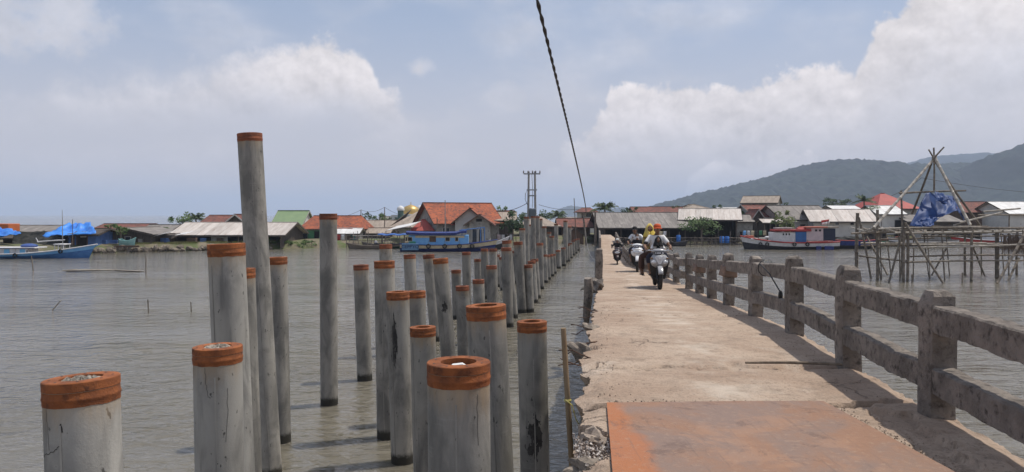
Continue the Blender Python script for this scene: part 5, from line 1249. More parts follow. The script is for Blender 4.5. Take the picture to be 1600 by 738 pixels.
far_boat(1545, 383, 97, 9.5, 176, 'long boat with red stripe and white top at the right shore', BDARK, BRD, BWH, BWH, BWH); far_boat(1620, 387, 90, 8, 2, 'dark boat at the end of the right shore', BDARK, BBL, BWH, BWH, TIN)

# ================================================================== BAMBOO PLATFORM
BAM = mat('weathered_bamboo', (.25, .21, .165), (.15, .125, .10), 5, .8, .4, 20, rnd=.25); BAML = mat('pale_bamboo', (.46, .42, .36), (.32, .28, .23), 5, .75, .3, 20, rnd=.15)
bp = empty('fishing_platform', 'bamboo fishing platform with pyramid frame standing in the water', 'platform', (P(1470, 440, 47).x, 47, 0)); BR = random.Random(31)
def cane(a, b, r=.06, m=BAM):
    a, b = Vector(a), Vector(b); L = (b - a).length; n = max(4, int(L / .45)); pts, rad = [], []; bend = BR.uniform(-.012, .012) * L
    for i in range(n + 1):
        t = i / n; p = a.lerp(b, t) + Vector((bend, 0, bend * .6)) * math.sin(math.pi * t)
        for dt, k in ((-.012, 1.0), (0, 1.14), (.012, 1.0)):
            if 0 <= t + dt <= 1: pts.append(p + (b - a) * dt * (.45 / L * 4)); rad.append(r * k * (1 - .12 * t))
    mb = MB(); mb.tube(pts, rad, 8); o = mb.build('bamboo_cane', m, bp, smooth=True); o.matrix_parent_inverse = Matrix.Translation(-bp.location); return o
def cp(px, py, qx, qy, Y1, Y2=None, r=.06, m=BAM): return cane(P(px, py, Y1), P(qx, qy, Y2 or Y1), r, m)
Yf, Yk = 45.5, 50.5
for (x, yt, Y, r) in ((1340, 333, 48, .12), (1371, 328, 46.5, .1), (1413, 356, 45, .09), (1418, 360, 45.3, .08), (1518, 355, 45.5, .085), (1508, 360, 50, .08), (1558, 360, 47, .13), (1408, 298, 50.5, .07), (1590, 356, 50, .08), (1533, 358, 51, .05), (1577, 335, 50, .05), (1425, 443 - 14, 44.6, .05), (1504, 426, 44.6, .05), (1640, 355, 46, .1)):
    t = P(x, yt, Y); cane((t.x + BR.uniform(-.05, .05), Y, -.8), t, r)
for (a, b, c, d_, Y1, Y2, r, m) in ((1365, 356, 1462, 245, 46, 48, .085, BAML), (1425, 334, 1458, 248, 50.5, 48.1, .07, BAM), (1516, 352, 1459, 243, 45.6, 47.9, .095, BAML), (1531, 352, 1461, 252, 50.5, 48.2, .075, BAM), (1459.5, 300, 1459, 231, 48.3, 48, .06, BAM),
                                    (1463, 256, 1451, 234, 48.2, 48, .05, BAM), (1457, 250, 1475, 230, 47.8, 47.6, .055, BAM), (1405, 302, 1509, 298, 48, 48, .06, BAM), (1342, 340, 1361, 436, 47.2, 46.8, .07, BAM), (1354, 370, 1387, 430, 49, 47.5, .065, BAM), (1414, 348, 1474, 443, 45, 44.2, .075, BAM), (1412, 352, 1389, 441, 45.1, 45, .07, BAM),
                                    (1481, 384, 1456, 430, 50, 48.5, .06, BAM), (1519, 382, 1539, 432, 48, 48, .06, BAM), (1604, 360, 1558, 443, 45.2, 44.2, .08, BAM), (1592, 404, 1575, 440, 47, 46, .07, BAM), (1366, 356, 1340, 366, 46, 47, .06, BAML)):
    cp(a, b, c, d_, Y1, Y2, r, m)
for (a, b, c, d_, Y1, r, m) in ((1343, 359, 1482, 354, 47, .055, BAM), (1330, 365, 1432, 362, 46.4, .06, BAM), (1372, 358, 1475, 356, 45.8, .06, BAML), (1408, 357, 1605, 357.5, 45.4, .06, BAM), (1398, 364, 1605, 361, 45.2, .065, BAML), (1450, 360, 1640, 355, 47, .06, BAM), (1345, 380, 1482, 384, 47.4, .06, BAML), (1420, 387, 1605, 382, 45.3, .06, BAML), (1470, 379, 1640, 384, 48.5, .055, BAM),
                                (1342, 400, 1416, 408, 46.8, .055, BAM), (1420, 401, 1605, 399, 48, .055, BAM), (1414, 410, 1640, 408, 45.3, .055, BAM), (1500, 348, 1567, 332, 47, .06, BAML), (1536, 331, 1594, 326, 49, .06, BAML), (1528, 336, 1605, 336, 50.5, .05, BAM), (1370, 374, 1460, 372, 49.5, .05, BAM), (1440, 369, 1600, 368, 50, .05, BAM), (1345, 384, 1420, 383, 49.8, .05, BAM), (1490, 352, 1520, 343, 49, .05, BAML)):
    cp(a, b, c, d_, Y1, Y1 + BR.uniform(-.3, .3), r, m)
for i in range(17):
    x = 1350 + i * 15.5; cane(P(x, 361, 45.2), P(x + BR.uniform(-3, 3) - 20, 355.5, 51), .045, BAM if i % 3 else BAML)
for i in range(26):
    y_ = BR.choice((353.5, 356, 358.5, 361, 364, 380, 383, 386)); a_ = BR.uniform(1335, 1560); cp(a_, y_ + BR.uniform(-1, 1), a_ + BR.uniform(40, 130), y_ + BR.uniform(-2, 2), BR.uniform(45.3, 51), None, BR.uniform(.035, .055), BAML if i % 3 else BAM)
for i in range(12):
    x_ = BR.uniform(1350, 1600); Y_ = BR.uniform(46, 51); t = P(x_, BR.uniform(350, 362), Y_); cane((t.x + BR.uniform(-.5, .5), Y_, -.6), t, BR.uniform(.03, .05))
mb = MB()
for k in range(9): mb.ring([(.1, -.03), (.12, 0), (.1, .03)], 8, Matrix.Translation(P(1459.5, 247, 48) + Vector((BR.uniform(-.03, .03), BR.uniform(-.1, .1), -.12 + .03 * k))) @ Matrix.Rotation(BR.uniform(-.4, .4), 4, 'X'))
o = mb.build('rope_lashing', POLE, bp); o.matrix_parent_inverse = Matrix.Translation(-bp.location)
TARPD = mat('faded_blue_tarpaulin', (.013, .042, .15), (.022, .062, .2), 1.5, .55, .4, 6)
# tarpaulin hung over the frame: two panels meeting at a raised corner
def tarp():
    A_, B_, C_, D_ = P(1421, 353, 46.4), P(1448, 302, 47.8), P(1490, 308, 48.6), P(1506, 350, 50)
    mb = MB(); n = 22
    for (a, b, c, d_, sd) in ((P(1421, 353, 46.4), P(1497, 330, 46.6), P(1489, 306, 48.6), P(1448, 301, 47.8), 1), (P(1460, 298, 47.6), P(1486, 309, 46.9), P(1474, 315, 46.6), P(1463, 314, 46.7), 4), (P(1497, 330, 46.6), P(1508, 348, 49.8), P(1497, 312, 49.6), P(1489, 306, 48.6), 8), (P(1421, 353, 46.4), P(1452, 350, 46.1), P(1470, 340, 46.3), P(1440, 342, 46.4), 5)):
        rows = []
        for j in range(n + 1):
            v = j / n; rows.append([])
            for i in range(n + 1):
                u = i / n; p = a.lerp(b, u).lerp(d_.lerp(c, u), v); w = math.sin(math.pi * u) * math.sin(math.pi * v)
                rows[-1].append(p + Vector((.05 * fbm(u * 3, v * 3, sd), -.35 * w + .3 * fbm(u * 5 + v * 2, v * 1.5, sd) * 2 * (.3 + w), -.35 * w + .12 * fbm(u * 5, v * 3, sd + 3) * 2)))
        mb.grid(rows)
    o = mb.build('tarpaulin', TARPD, smooth=True, fix=False, sharp=70); o.modifiers.new('t', 'SOLIDIFY').thickness = .015
    tag(o, 'faded blue tarpaulin slung from the bamboo pyramid frame', 'tarpaulin')
tarp()
# brown net bundle hanging on the platform's right side
mb = MB()
for i in range(240):
    x = BR.uniform(1568, 1604); Y = BR.uniform(45.6, 46.4); a = P(x, 372 + BR.uniform(-6, 4), Y); l_ = BR.uniform(.4, 1.1)
    mb.tube([a, a + Vector((BR.uniform(-.08, .08), BR.uniform(-.08, .08), -l_))], [.012, .006], 4)
tag(mb.build('net_bundle', mat('brown_net', (.14, .105, .08), (.2, .15, .12), 8, .95)), 'shaggy brown fishing net bundle hung on the platform rail', 'net')

# ================================================================== STICKS IN THE WATER
def stick(pts, r, label, m=BAM):
    mb = MB(); mb.tube(pts, r, 6); return tag(mb.build('water_stick', m), label, 'stick')
def ws(x0, y0, x1, y1, r, label):
    Y = yw(y1); a, b = P(x0, y0, Y), P(x1, y1, Y); d_ = (b - a).normalized(); stick([a, b, b + d_ * .6], r, label)
ws(49, 400, 52, 424, .035, 'leaning stick in the water in front of the blue and white boat'); ws(228, 400, 228, 430, .04, 'upright stick at the end of the floating bamboo bundle'); ws(95, 470, 82, 485, .02, 'short stick tilted low over open water'); ws(231, 468, 232, 489, .025, 'short dark forked stick in open water'); ws(298, 472, 299, 488, .025, 'tiny upright stub in open water'); ws(906, 386, 906, 395, .05, 'short dark stub in the channel by the far piles')
fb_ = empty('floating_bamboo', 'bundle of pale bamboo poles floating on the water', 'bamboo', P(165, 425, yw(425)))
for i in range(6):
    mb = MB(); x = BR.uniform(-.5, .5); mb.tube([(-2.6 + x, BR.uniform(-.2, .2), .05 + .02 * i), (0, BR.uniform(-.1, .1), .1 + .01 * i), (2.6 + x, BR.uniform(-.2, .2), .03)], .04, 6); mb.build('bamboo_cane', BAML if i % 2 else BAM, fb_, smooth=True)

# ================================================================== CLUTTER ALONG THE SHORE
CR = random.Random(55)
def crate(px, Y, z, size, m, label, grp):
    e = empty('crate', label, 'crate', ((px - 800) / F * Y, Y, z), (0, 0, CR.uniform(-.4, .4)), grp)
    w, d_, h = size
    for k in range(3):
        for sy in (-1, 1): mb = MB(); mb.box((0, sy * d_ / 2, h * (.18 + .32 * k)), (w, .03, h * .24)); mb.build('slat', m, e)
        for sx in (-1, 1): mb = MB(); mb.box((sx * w / 2, 0, h * (.18 + .32 * k)), (.03, d_ - .04, h * .24)); mb.build('slat', m, e)
    mb = MB(); mb.box((0, 0, .03), (w - .04, d_ - .04, .04)); mb.build('base', m, e)
for px in (162, 178, 232, 258, 300, 318, 345, 402, 548): crate(px, interp(edge, px) + CR.uniform(2.0, 3.2), .86, (CR.uniform(.6, 1.0), .6, CR.uniform(.4, .7)), CR.choice((BRN, POLE, BLUEW)), 'open slatted crate on the left bank in front of the sheds', 'crates on the left bank')
for px in (700, 716, 772, 786): crate(px, interp(edge, px) + 2.0, .9, (.8, .6, .55), CR.choice((BRN, POLE)), 'slatted crate on the bank behind the blue boat', 'crates behind the blue boat')
def mooring(px, Y, h, label, grp, lean=.2):
    x = (px - 800) / F * Y; mb = MB(); mb.tube([(x + CR.uniform(-lean, lean), Y, -.6), (x, Y, h)], [.06, .045], 6); tag(mb.build('mooring_post', POLE, smooth=True), label, 'post', grp)
for i in range(14): mooring(1000 + i * 12 + CR.uniform(-5, 5), CR.uniform(97, 101), CR.uniform(.8, 1.9), 'crooked timber mooring post standing off the stilt houses', 'mooring posts off the stilt houses')
for i in range(9): mooring(540 + i * 11 + CR.uniform(-4, 4), CR.uniform(90, 94), CR.uniform(.8, 2.2), 'thin mooring post among the canoes at the landing', 'mooring posts at the landing')
for i in range(8): mooring(780 + i * 13, CR.uniform(99, 102), CR.uniform(.9, 1.6), 'short mooring post behind the far concrete piles', 'mooring posts behind the far piles')
for i in range(9): mooring(1350 + i * 28 + CR.uniform(-6, 6), CR.uniform(93, 103), CR.uniform(1.0, 3.2), 'tall thin mooring post behind the bamboo platform', 'mooring posts behind the platform')
# washing on lines
def washing(px, py, Y, n, label):
    a = P(px, py, Y); L = n * .55; e = empty('washing_line', label, 'washing', a)
    mb = MB(); mb.tube([(0, 0, 0), (L / 2, 0, -.1), (L, 0, 0)], .012, 5); mb.build('line', BLK, e)
    for x in (0, L): mb = MB(); mb.tube([(x, 0, .1), (x, 0, -1.8)], .04, 6); mb.build('prop', POLE, e)
    for k in range(n):
        h = CR.uniform(.5, .9); rows = [[(.08 + k * .55 + .42 * i / 4, .04 * math.sin(i * 2 + k + j), -.06 - h * j / 3) for i in range(5)] for j in range(4)]
        mb = MB(); mb.grid(rows); o = mb.build('garment', CR.choice((BWH, BRD, BLB, GREENW, BCR, BPK, NETM)), e, smooth=True); o.modifiers.new('t', 'SOLIDIFY').thickness = .012
washing(1160, 360, 103, 6, 'washing hung out beside the small grey house'); washing(776, 366, 100, 4, 'washing hung before the dark boarded house'); washing(505, 366, 95, 5, 'washing hung in front of the red-tiled green house'); washing(1010, 361, 101.5, 5, 'washing hung under the eave of the long stilt house')
# greenery between the houses
for i, (px, py, Y, w_) in enumerate(((285, 346, 112, 1.6), (398, 344, 114, 1.3), (470, 342, 112, 1.2), (576, 344, 122, 1.5), (592, 341, 126, 1.2), (612, 349, 118, 1.0), (782, 333, 118, 1.4), (818, 341, 122, 1.2))):
    bush('village_tree', 'ragged tree top rising between the roofs on the left shore', px, py, Y, (w_, w_, w_ * .8), 420, .17, (LEAF, LEAFD)[i % 2], 100 + i, 'tree', 'trees between the left shore roofs')
for i, (px, py, Y, w_) in enumerate(((984, 330, 124, 1.2), (1058, 328, 130, 1.3), (1122, 330, 124, 1.2), (1150, 336, 120, 1.1), (1232, 328, 126, 1.3), (1362, 330, 122, 1.3), (1446, 330, 128, 1.8), (1500, 332, 126, 1.5))):
    bush('village_tree', 'ragged tree top rising between the roofs right of the footbridge', px, py, Y, (w_, w_, w_ * .8), 420, .17, (LEAFD, LEAF)[i % 2], 130 + i, 'tree', 'trees between the right shore roofs')
# grit gathered along the plate and the deck edges
gr = MB(); gs = random.Random(9)
for i in range(900):
    k = gs.random()
    if k < .4: y = 5.5 + abs(gs.gauss(0, .05)); x = gs.uniform(.7, 2.3)
    elif k < .7: y = gs.uniform(3.6, 5.5); x = 2.28 + .05 * (5.5 - y) + abs(gs.gauss(0, .05))
    else: y = gs.uniform(4.2, 14); x = gs.choice((dl(y) + .12 + abs(gs.gauss(0, .12)), dr(y) - .1 - abs(gs.gauss(0, .15))))
    s_ = gs.uniform(.003, .009); gr.box((x, y, dz(y) + .003), (s_ * 1.5, s_, s_), (gs.uniform(0, 3), gs.uniform(0, 3), gs.uniform(0, 3)))
o = gr.build('grit', mat('pale_grit', (.40, .31, .24), (.26, .2, .15), 30, .95)); kind(o, 'stuff'); tag(o, 'loose concrete grit along the plate and deck edges', 'grit')

# ================================================================== SCOOTERS AND RIDERS
TYRE = mat('tyre_rubber', (.018, .018, .018), (.05, .045, .04), 12, .85); CHROME = mat('chrome', (.6, .6, .6), None, 1, .25, metal=1); PLASB = mat('black_plastic', (.02, .02, .021), None, 1, .5, spec=.4)
LENS = mat('headlight_lens', (.66, .67, .68), (.5, .51, .52), 9, .12, spec=.8); AMB = mat('smoked_lens', (.2, .13, .08), None, 1, .2)
def scooter(label, loc, yaw, paint, dark, lights='apron', steer=0):
    e = empty('scooter', label, 'scooter', loc, (0, 0, R(yaw)))
    def wheel(y):
        M = Matrix.Translation((0, y, .285)) @ Matrix.Rotation(R(90), 4, 'Y')
        mb = MB(); mb.ring([(.205, -.035), (.25, -.046), (.275, -.03), (.285, 0), (.275, .03), (.25, .046), (.205, .035)], 28, M); w = mb.build('tyre', TYRE, e, smooth=True)
        mb = MB(); mb.ring([(.19, -.03), (.212, -.03), (.212, .03), (.19, .03)], 24, M); mb.lathe([(.04, -.05), (.045, .0), (.04, .05)], 12, M)
        for k in range(5):
            a = 2 * math.pi * k / 5; mb.tube([(0, y + math.cos(a) * .03, .285 + math.sin(a) * .03), (0, y + math.cos(a) * .2, .285 + math.sin(a) * .2)], .014, 5)
        mb.build('rim', dark, w, smooth=True)
        return w
    wheel(-.62); wheel(.62)
    def loft(name, secs, m, smooth=True):
        rows = []
        for (z, hw, y, bulge, th) in secs:
            f = [(u * hw, y - bulge * (1 - u * u), z) for u in [i / 5 - 1 for i in range(11)]]; b = [(u * hw * .92, y + th, z) for u in [1 - i / 5 for i in range(11)]]
            rows.append(f + b + [f[0]])
        mb = MB(); mb.grid(rows); n = 22; mb.f.append(tuple(range(n - 1, -1, -1))); k = (len(rows) - 1) * 23; mb.f.append(tuple(k + i for i in range(n)))
        return mb.build(name, m, e, smooth=smooth, sharp=45)
    # front mudguard
    mb = MB(); rows = []
    for i in range(12):
        a = R(25 + 135 * i / 11); w_ = .062 + .012 * math.sin(math.pi * i / 11); r = .325
        rows.append([(-w_, -.62 - math.cos(a) * (r - .035), .285 + math.sin(a) * (r - .035)), (-w_ * .8, -.62 - math.cos(a) * r, .285 + math.sin(a) * r), (0, -.62 - math.cos(a) * (r + .015), .285 + math.sin(a) * (r + .015)), (w_ * .8, -.62 - math.cos(a) * r, .285 + math.sin(a) * r), (w_, -.62 - math.cos(a) * (r - .035), .285 + math.sin(a) * (r - .035))])
    mb.grid(rows); o = mb.build('front_mudguard', paint, e, smooth=True); o.modifiers.new('t', 'SOLIDIFY').thickness = .006
    for sx in (-1, 1): mb = MB(); mb.tube([(sx * .065, -.62, .285), (sx * .07, -.5, .62)], .018, 7); mb.build('fork', dark, e, smooth=True)
    ap = loft('front_apron', [(.56, .10, -.47, .05, .07), (.62, .19, -.50, .09, .08), (.70, .225, -.51, .11, .09), (.78, .225, -.5, .11, .09), (.86, .19, -.47, .09, .09), (.93, .11, -.43, .05, .07)], paint)
    loft('leg_shield', [(.26, .16, -.33, .02, .04), (.40, .20, -.38, .03, .04), (.58, .235, -.42, .03, .04), (.78, .235, -.41, .03, .04), (.90, .15, -.37, .03, .04)], dark)
    # twin headlights or handlebar light, centre V trim
    if lights == 'apron':
        for sx in (-1, 1):
            mb = MB(); mb.ball((sx * .13, -.568, .705), .066, 12, 8, (1.3, .55, .75)); mb.build('headlight', LENS, ap, smooth=True)
            mb = MB(); mb.add([(sx * .01, -.628, .66), (sx * .03, -.627, .665), (sx * .12, -.585, .83), (sx * .05, -.605, .845)], [(0, 1, 2, 3)]); o = mb.build('trim_wing', BWH, ap); o.modifiers.new('t', 'SOLIDIFY').thickness = .012
        mb = MB(); mb.box((0, -.622, .735), (.05, .02, .16), (R(8), 0, 0)); mb.build('centre_trim', BWH, ap, bevel=.006)
    else:
        mb = MB(); mb.ball((0, -.6, .74), .1, 14, 8, (1.5, .45, .7)); mb.build('headlight', LENS, ap, smooth=True)
        mb = MB(); mb.box((0, -.625, .83), (.2, .02, .03), (R(15), 0, 0)); mb.build('trim_bar', CHROME, ap, bevel=.006)
    for sx in (-1, 1): mb = MB(); mb.ball((sx * .2, -.53, .80), .034, 10, 6, (1.2, .6, .8)); mb.build('turn_signal', AMB, ap, smooth=True)
    # handlebar
    mb = MB(); mb.ball((0, -.41, .985), .12, 14, 8, (1.55, .8, .55)); hc = mb.build('handlebar_cowl', paint, e, smooth=True)
    for sx in (-1, 1):
        mb = MB(); mb.tube([(sx * .12, -.39, .985), (sx * .24, -.36, 1.005), (sx * .30, -.32, 1.0)], .014, 7); mb.build('handlebar', CHROME, hc, smooth=True)
        mb = MB(); mb.tube([(sx * .26, -.345, 1.004), (sx * .36, -.27, .995)], .02, 8); mb.build('grip', PLASB, hc, smooth=True)
        mb = MB(); mb.tube([(sx * .22, -.39, 1.0), (sx * .33, -.34, .985)], .006, 5); mb.build('brake_lever', CHROME, hc)
        mb = MB(); mb.tube([(sx * .2, -.37, 1.0), (sx * .25, -.36, 1.1), (sx * .30, -.35, 1.16)], .007, 5); s_ = mb.build('mirror_stem', PLASB, hc)
        mb = MB(); mb.ball((sx * .33, -.355, 1.19), .05, 10, 6, (1.25, .35, .85)); mb.build('mirror', PLASB, s_, smooth=True)
    mb = MB(); mb.box((0, -.515, .935), (.25, .012, .085), (R(-12), 0, 0)); pl = mb.build('number_plate', PLASB, e)
    for k, (x, w_) in enumerate(((-.09, .022), (-.045, .016), (-.02, .016), (.005, .016), (.03, .016), (.075, .018), (.1, .018))):
        mb = MB(); mb.box((x, -.523, .937), (w_, .004, .045), (R(-12), 0, 0)); mb.build('plate_character', BWH, pl)
    # floor, seat, rear body
    mb = MB(); mb.box((0, -.12, .30), (.34, .56, .07)); mb.build('footboard', dark, e, bevel=.02)
    mb = MB(); mb.prism([(.12, .33), (.82, .42), (.92, .66), (.86, .72), (.1, .68), (.06, .5)], 'x', -.13, .13); mb.build('rear_body', paint, e, bevel=.035)
    mb = MB(); mb.prism([(.02, .68), (.86, .735), (.84, .82), (.5, .815), (.4, .775), (.06, .77)], 'x', -.135, .135); mb.build('seat', PLASB, e, bevel=.03)
    mb = MB(); mb.tube([(.14, .35, .24), (.16, .6, .28), (.17, .92, .36)], [.03, .05, .055], 9); mb.build('exhaust', dark, e, smooth=True)
    mb = MB(); mb.box((0, .45, .26), (.2, .4, .18)); mb.build('engine', dark, e, bevel=.03)
    return e
def skinned(name, chains, m, parent=None, root=0, sub=2):
    """chains: lists of (point, radius); chains after the first start at the index of an earlier vertex: (index, [(p, r), ...])"""
    vs, es, rd = [], [], []
    for start, ch in chains:
        prev = start
        for p, r in ch:
            vs.append(tuple(p)); rd.append(r); i = len(vs) - 1
            if prev is not None: es.append((prev, i))
            prev = i
    me = bpy.data.meshes.new(name); me.from_pydata(vs, es, []); o = bpy.data.objects.new(name, me); C.objects.link(o)
    md = o.modifiers.new('s', 'SKIN'); sv_ = me.skin_vertices[0].data if me.skin_vertices else None
    if sv_ is None: raise RuntimeError('no skin layer')
    for i, r in enumerate(rd): sv_[i].radius = (r, r) if not isinstance(r, tuple) else r; sv_[i].use_root = (i == root)
    ms = o.modifiers.new('u', 'SUBSURF'); ms.levels = sub; ms.render_levels = sub
    bpy.context.view_layer.update()
    m2 = bpy.data.meshes.new_from_object(o.evaluated_get(bpy.context.evaluated_depsgraph_get())); bpy.data.objects.remove(o)
    return m2
def skin_obj(name, mesh, m, parent):
    mesh.materials.clear(); mesh.materials.append(m); mesh.polygons.foreach_set('use_smooth', [True] * len(mesh.polygons)); o = bpy.data.objects.new(name, mesh); C.objects.link(o); o.parent = parent; return o
SKIN = mat('brown_skin', (.21, .115, .07), (.25, .14, .09), 8, .6); HAIR = mat('black_hair', (.012, .011, .011), None, 1, .6)
def make_head(c, s, face=(0, -1)):
    """head with brow, nose, chin, ears as mesh data; faces -Y"""
    mb = MB(); n, m_ = 20, 14; rows = []
    for i in range(m_ + 1):
        th = math.pi * i / m_; row = []
        for j in range(n + 1):
            a = 2 * math.pi * j / n; x, y, z = math.sin(th) * math.cos(a) * .075, math.sin(th) * math.sin(a) * .095, math.cos(th) * .118
            if z < 0: k = 1 + z * 2.2; x *= max(.55, k); y = y * max(.7, 1 + z * 1.2) - .012 * (-z / .1)
            fr = max(0, -y / .095) * math.exp(-(x / .018) ** 2)
            y -= .024 * fr * math.exp(-((z + .012) / .024) ** 2); y += .010 * max(0, -y / .095) * math.exp(-((abs(x) - .032) / .016) ** 2 - ((z - .008) / .016) ** 2); y -= .006 * fr * math.exp(-((z + .062) / .012) ** 2)
            row.append((c[0] + x * s, c[1] + y * s, c[2] + z * s))
        rows.append(row)
    mb.grid(rows)
    for sx in (-1, 1): mb.ball((c[0] + sx * .078 * s, c[1] + .01 * s, c[2] - .01 * s), .026 * s, 8, 6, (.4, .8, 1.25))
    return mb
def finger_set(mb, wrist, hand, sd, s):
    """palm and five separate fingers curled round a grip running along x"""
    w, h = Vector(wrist), Vector(hand); f = (h - w).normalized(); side = Vector((1, 0, 0)); up = Vector((0, 0, 1))
    mb.tube([w, w.lerp(h, .5), h], [.024 * s, .036 * s, .034 * s], 8, squash=.6)
    for k in range(4):
        b = h + side * (-.027 + .018 * k) * s; l_ = (.8, .95, 1, .85)[k] * s
        mb.tube([b, b + f * .03 * l_ + up * .004, b + f * .045 * l_ - up * .022 * l_, b + f * .022 * l_ - up * .042 * l_], [.0095 * s, .009 * s, .0085 * s, .007 * s], 6)
    b = w.lerp(h, .55) - side * sd * .03 * s; mb.tube([b, b - side * sd * .016 * s + f * .02 * s - up * .01, b + f * .04 * s - up * .034 * s], [.011 * s, .01 * s, .008 * s], 6)
def person(label, scoot, P0, neck, head, hands, feet, knees, elbows, s=1.0, shirt=None, shirt2=None, trousers=None, long_sleeve=False, hair='short', cap=None, scarf=None, mask=None, long_dress=False, bare_feet=True):
    """all joints in the scooter's own frame; the rider is a top-level thing placed at the same spot"""
    e = empty('person', label, 'person', scoot.location, scoot.rotation_euler)
    V = Vector; pel, nk, hd = V(P0), V(neck), V(head); sp1 = pel.lerp(nk, .35) + V((0, .025 * s, 0)); ch = pel.lerp(nk, .78) + V((0, .01, 0))
    shw = .165 * s; shl = [ch + V((sx * shw, 0, .055 * s)) for sx in (-1, 1)]; hip = [pel + V((sx * .085 * s, -.03 * s, -.02)) for sx in (-1, 1)]
    body = [(None, [(pel, .125 * s), (sp1, .115 * s), (ch, .13 * s), (nk, .062 * s), (nk.lerp(hd, .55), .052 * s)])]
    cnt = 5; arms = []; legs = []
    for k in (0, 1):
        el, hnd = V(elbows[k]), V(hands[k]); wr = el.lerp(hnd, .82)
        body.append((2, [(shl[k], .064 * s), (shl[k].lerp(el, .5), .048 * s), (el, .042 * s), (el.lerp(wr, .35), .041 * s), (wr, .027 * s)])); arms.append((shl[k], el, wr, hnd)); cnt += 5
    for k in (0, 1):
        kn, ft = V(knees[k]), V(feet[k]); an = ft + V((0, .06 * s, .055 * s)); toe = ft + V((0, -.15 * s, .0))
        body.append((0, [(hip[k], .088 * s), (hip[k].lerp(kn, .5), .078 * s), (kn, .055 * s), (kn.lerp(an, .4), .052 * s), (an, .034 * s), (ft + V((0, .02 * s, .03 * s)), .036 * s), (toe + V((0, 0, .012)), .03 * s)])); legs.append((hip[k], kn, an, ft)); cnt += 7
    me = skinned('body', body, SKIN); tmp = MB(); tmp.v = [tuple(v.co) for v in me.vertices]; tmp.f = [tuple(p.vertices) for p in me.polygons]; bpy.data.meshes.remove(me)
    hm = make_head(hd, s); tmp.add(hm.v, hm.f)
    for k in (0, 1): finger_set(tmp, arms[k][2], arms[k][3], (-1, 1)[k], s)
    bo = tmp.build('body', SKIN, e, smooth=True, sharp=70, fix=False)
    for sx in (-1, 1):
        mb = MB(); mb.ball(hd + V((sx * .031 * s, -.083 * s, .008 * s)), .011 * s, 8, 6); ey = mb.build('eye', mat('eye_white', (.7, .68, .65), None, 1, .3), bo, smooth=True); mb = MB(); mb.ball(hd + V((sx * .031 * s, -.092 * s, .008 * s)), .0055 * s, 6, 5); mb.build('pupil', HAIR, bo)
    mb = MB(); mb.ball(hd + V((0, -.088 * s, -.058 * s)), .02 * s, 8, 5, (1.2, .35, .35)); mb.build('lips', mat('lips', (.24, .09, .075), None, 1, .5), bo, smooth=True)
    # shirt over the body
    g = 1.17; c_ = [(None, [(pel + V((0, 0, -.02)), .135 * s * g), (sp1, .12 * s * g), (ch, .128 * s * g), (nk - V((0, 0, .015)), .075 * s)])]
    for k in (0, 1):
        sh_, el, wr, hnd = arms[k]; ch_ = [(sh_, .07 * s * g), (sh_.lerp(el, .45), .056 * s * g), (sh_.lerp(el, .75), .058 * s * g)]
        if long_sleeve: ch_ = [(sh_, .07 * s * g), (sh_.lerp(el, .5), .054 * s * g), (el, .048 * s * g), (el.lerp(wr, .5), .045 * s * g), (el.lerp(wr, .92), .036 * s * g)]
        c_.append((2, ch_))
    skin_obj('shirt', skinned('shirt', c_, shirt), shirt, e)
    if shirt2:
        mb = MB(); a_, b_ = nk + V((0, -.09 * s, -.03)), pel + V((0, -.175 * s, .08)); mb.tube([a_, a_.lerp(b_, .35) + V((0, -.085 * s, 0)), a_.lerp(b_, .7) + V((0, -.065 * s, 0)), b_], [.05 * s, .085 * s, .085 * s, .07 * s], 10, squash=.9); mb.build('shirt_front', shirt2, e, smooth=True)
    c_ = [(None, [(pel + V((0, 0, .03)), .125 * s * 1.12), (pel + V((0, -.01, -.03)), .12 * s * 1.1)])]
    for k in (0, 1):
        hp, kn, an, ft = legs[k]; end = .45 if not long_dress else .9
        c_.append((1, [(hp, .09 * s * g), (hp.lerp(kn, .5), .082 * s * g), (kn, .062 * s * g), (kn.lerp(an, end), .055 * s * g)]))
    skin_obj('trousers' if not long_dress else 'long_skirt', skinned('trousers', c_, trousers), trousers, e)
    for k in (0, 1):
        ft = V(feet[k]); mb = MB(); mb.box(ft + V((0, -.05 * s, -.028)), (.085 * s, .25 * s, .02)); mb.build('sandal', PLASB, e, bevel=.008)
    if scarf:
        mb = MB(); n = 22; rows = []
        for i in range(9):
            t = i / 8; z = hd.z + (.135 - .36 * t) * s; r = (.02 + .105 * math.sin(min(1, t * 2.2) * math.pi / 2)) * s if t < .5 else (.125 + .07 * (t - .5) * 2) * s; row = []
            for j in range(n + 1):
                a = -math.pi / 2 + (.62 if .18 < t < .62 else .03) + (2 * math.pi - (1.24 if .18 < t < .62 else .06)) * j / n
                row.append((hd.x + math.cos(a) * r * .92, hd.y + .012 + math.sin(a) * r * 1.02, z))
            rows.append(row)
        mb.grid(rows); o = mb.build('headscarf', scarf, e, smooth=True, fix=False); o.modifiers.new('t', 'SOLIDIFY').thickness = .012
    elif cap:
        mb = MB(); mb.lathe([(.101 * s, 0), (.106 * s, .03 * s), (.098 * s, .07 * s), (.07 * s, .1 * s), (.03 * s, .112 * s), (.0005, .115 * s)], 20, Matrix.Translation(hd + V((0, .005, .035 * s))) @ Matrix.Diagonal((.92, 1.05, 1, 1))); cp_ = mb.build('cap', cap, e, smooth=True)
        rows = []
        for i in range(6): rows.append([(hd.x + math.sin(a) * (.085 + .016 * i) * s * .95, hd.y - math.cos(a) * (.092 + .017 * i) * s, hd.z + (.05 - .004 * i - .012 * (math.sin(a) ** 2) * i / 2) * s) for a in [R(-46 + 92 * j / 8) for j in range(9)]])
        mb = MB(); mb.grid(rows); o = mb.build('cap_peak', cap, cp_, smooth=True, fix=False); o.modifiers.new('t', 'SOLIDIFY').thickness = .006
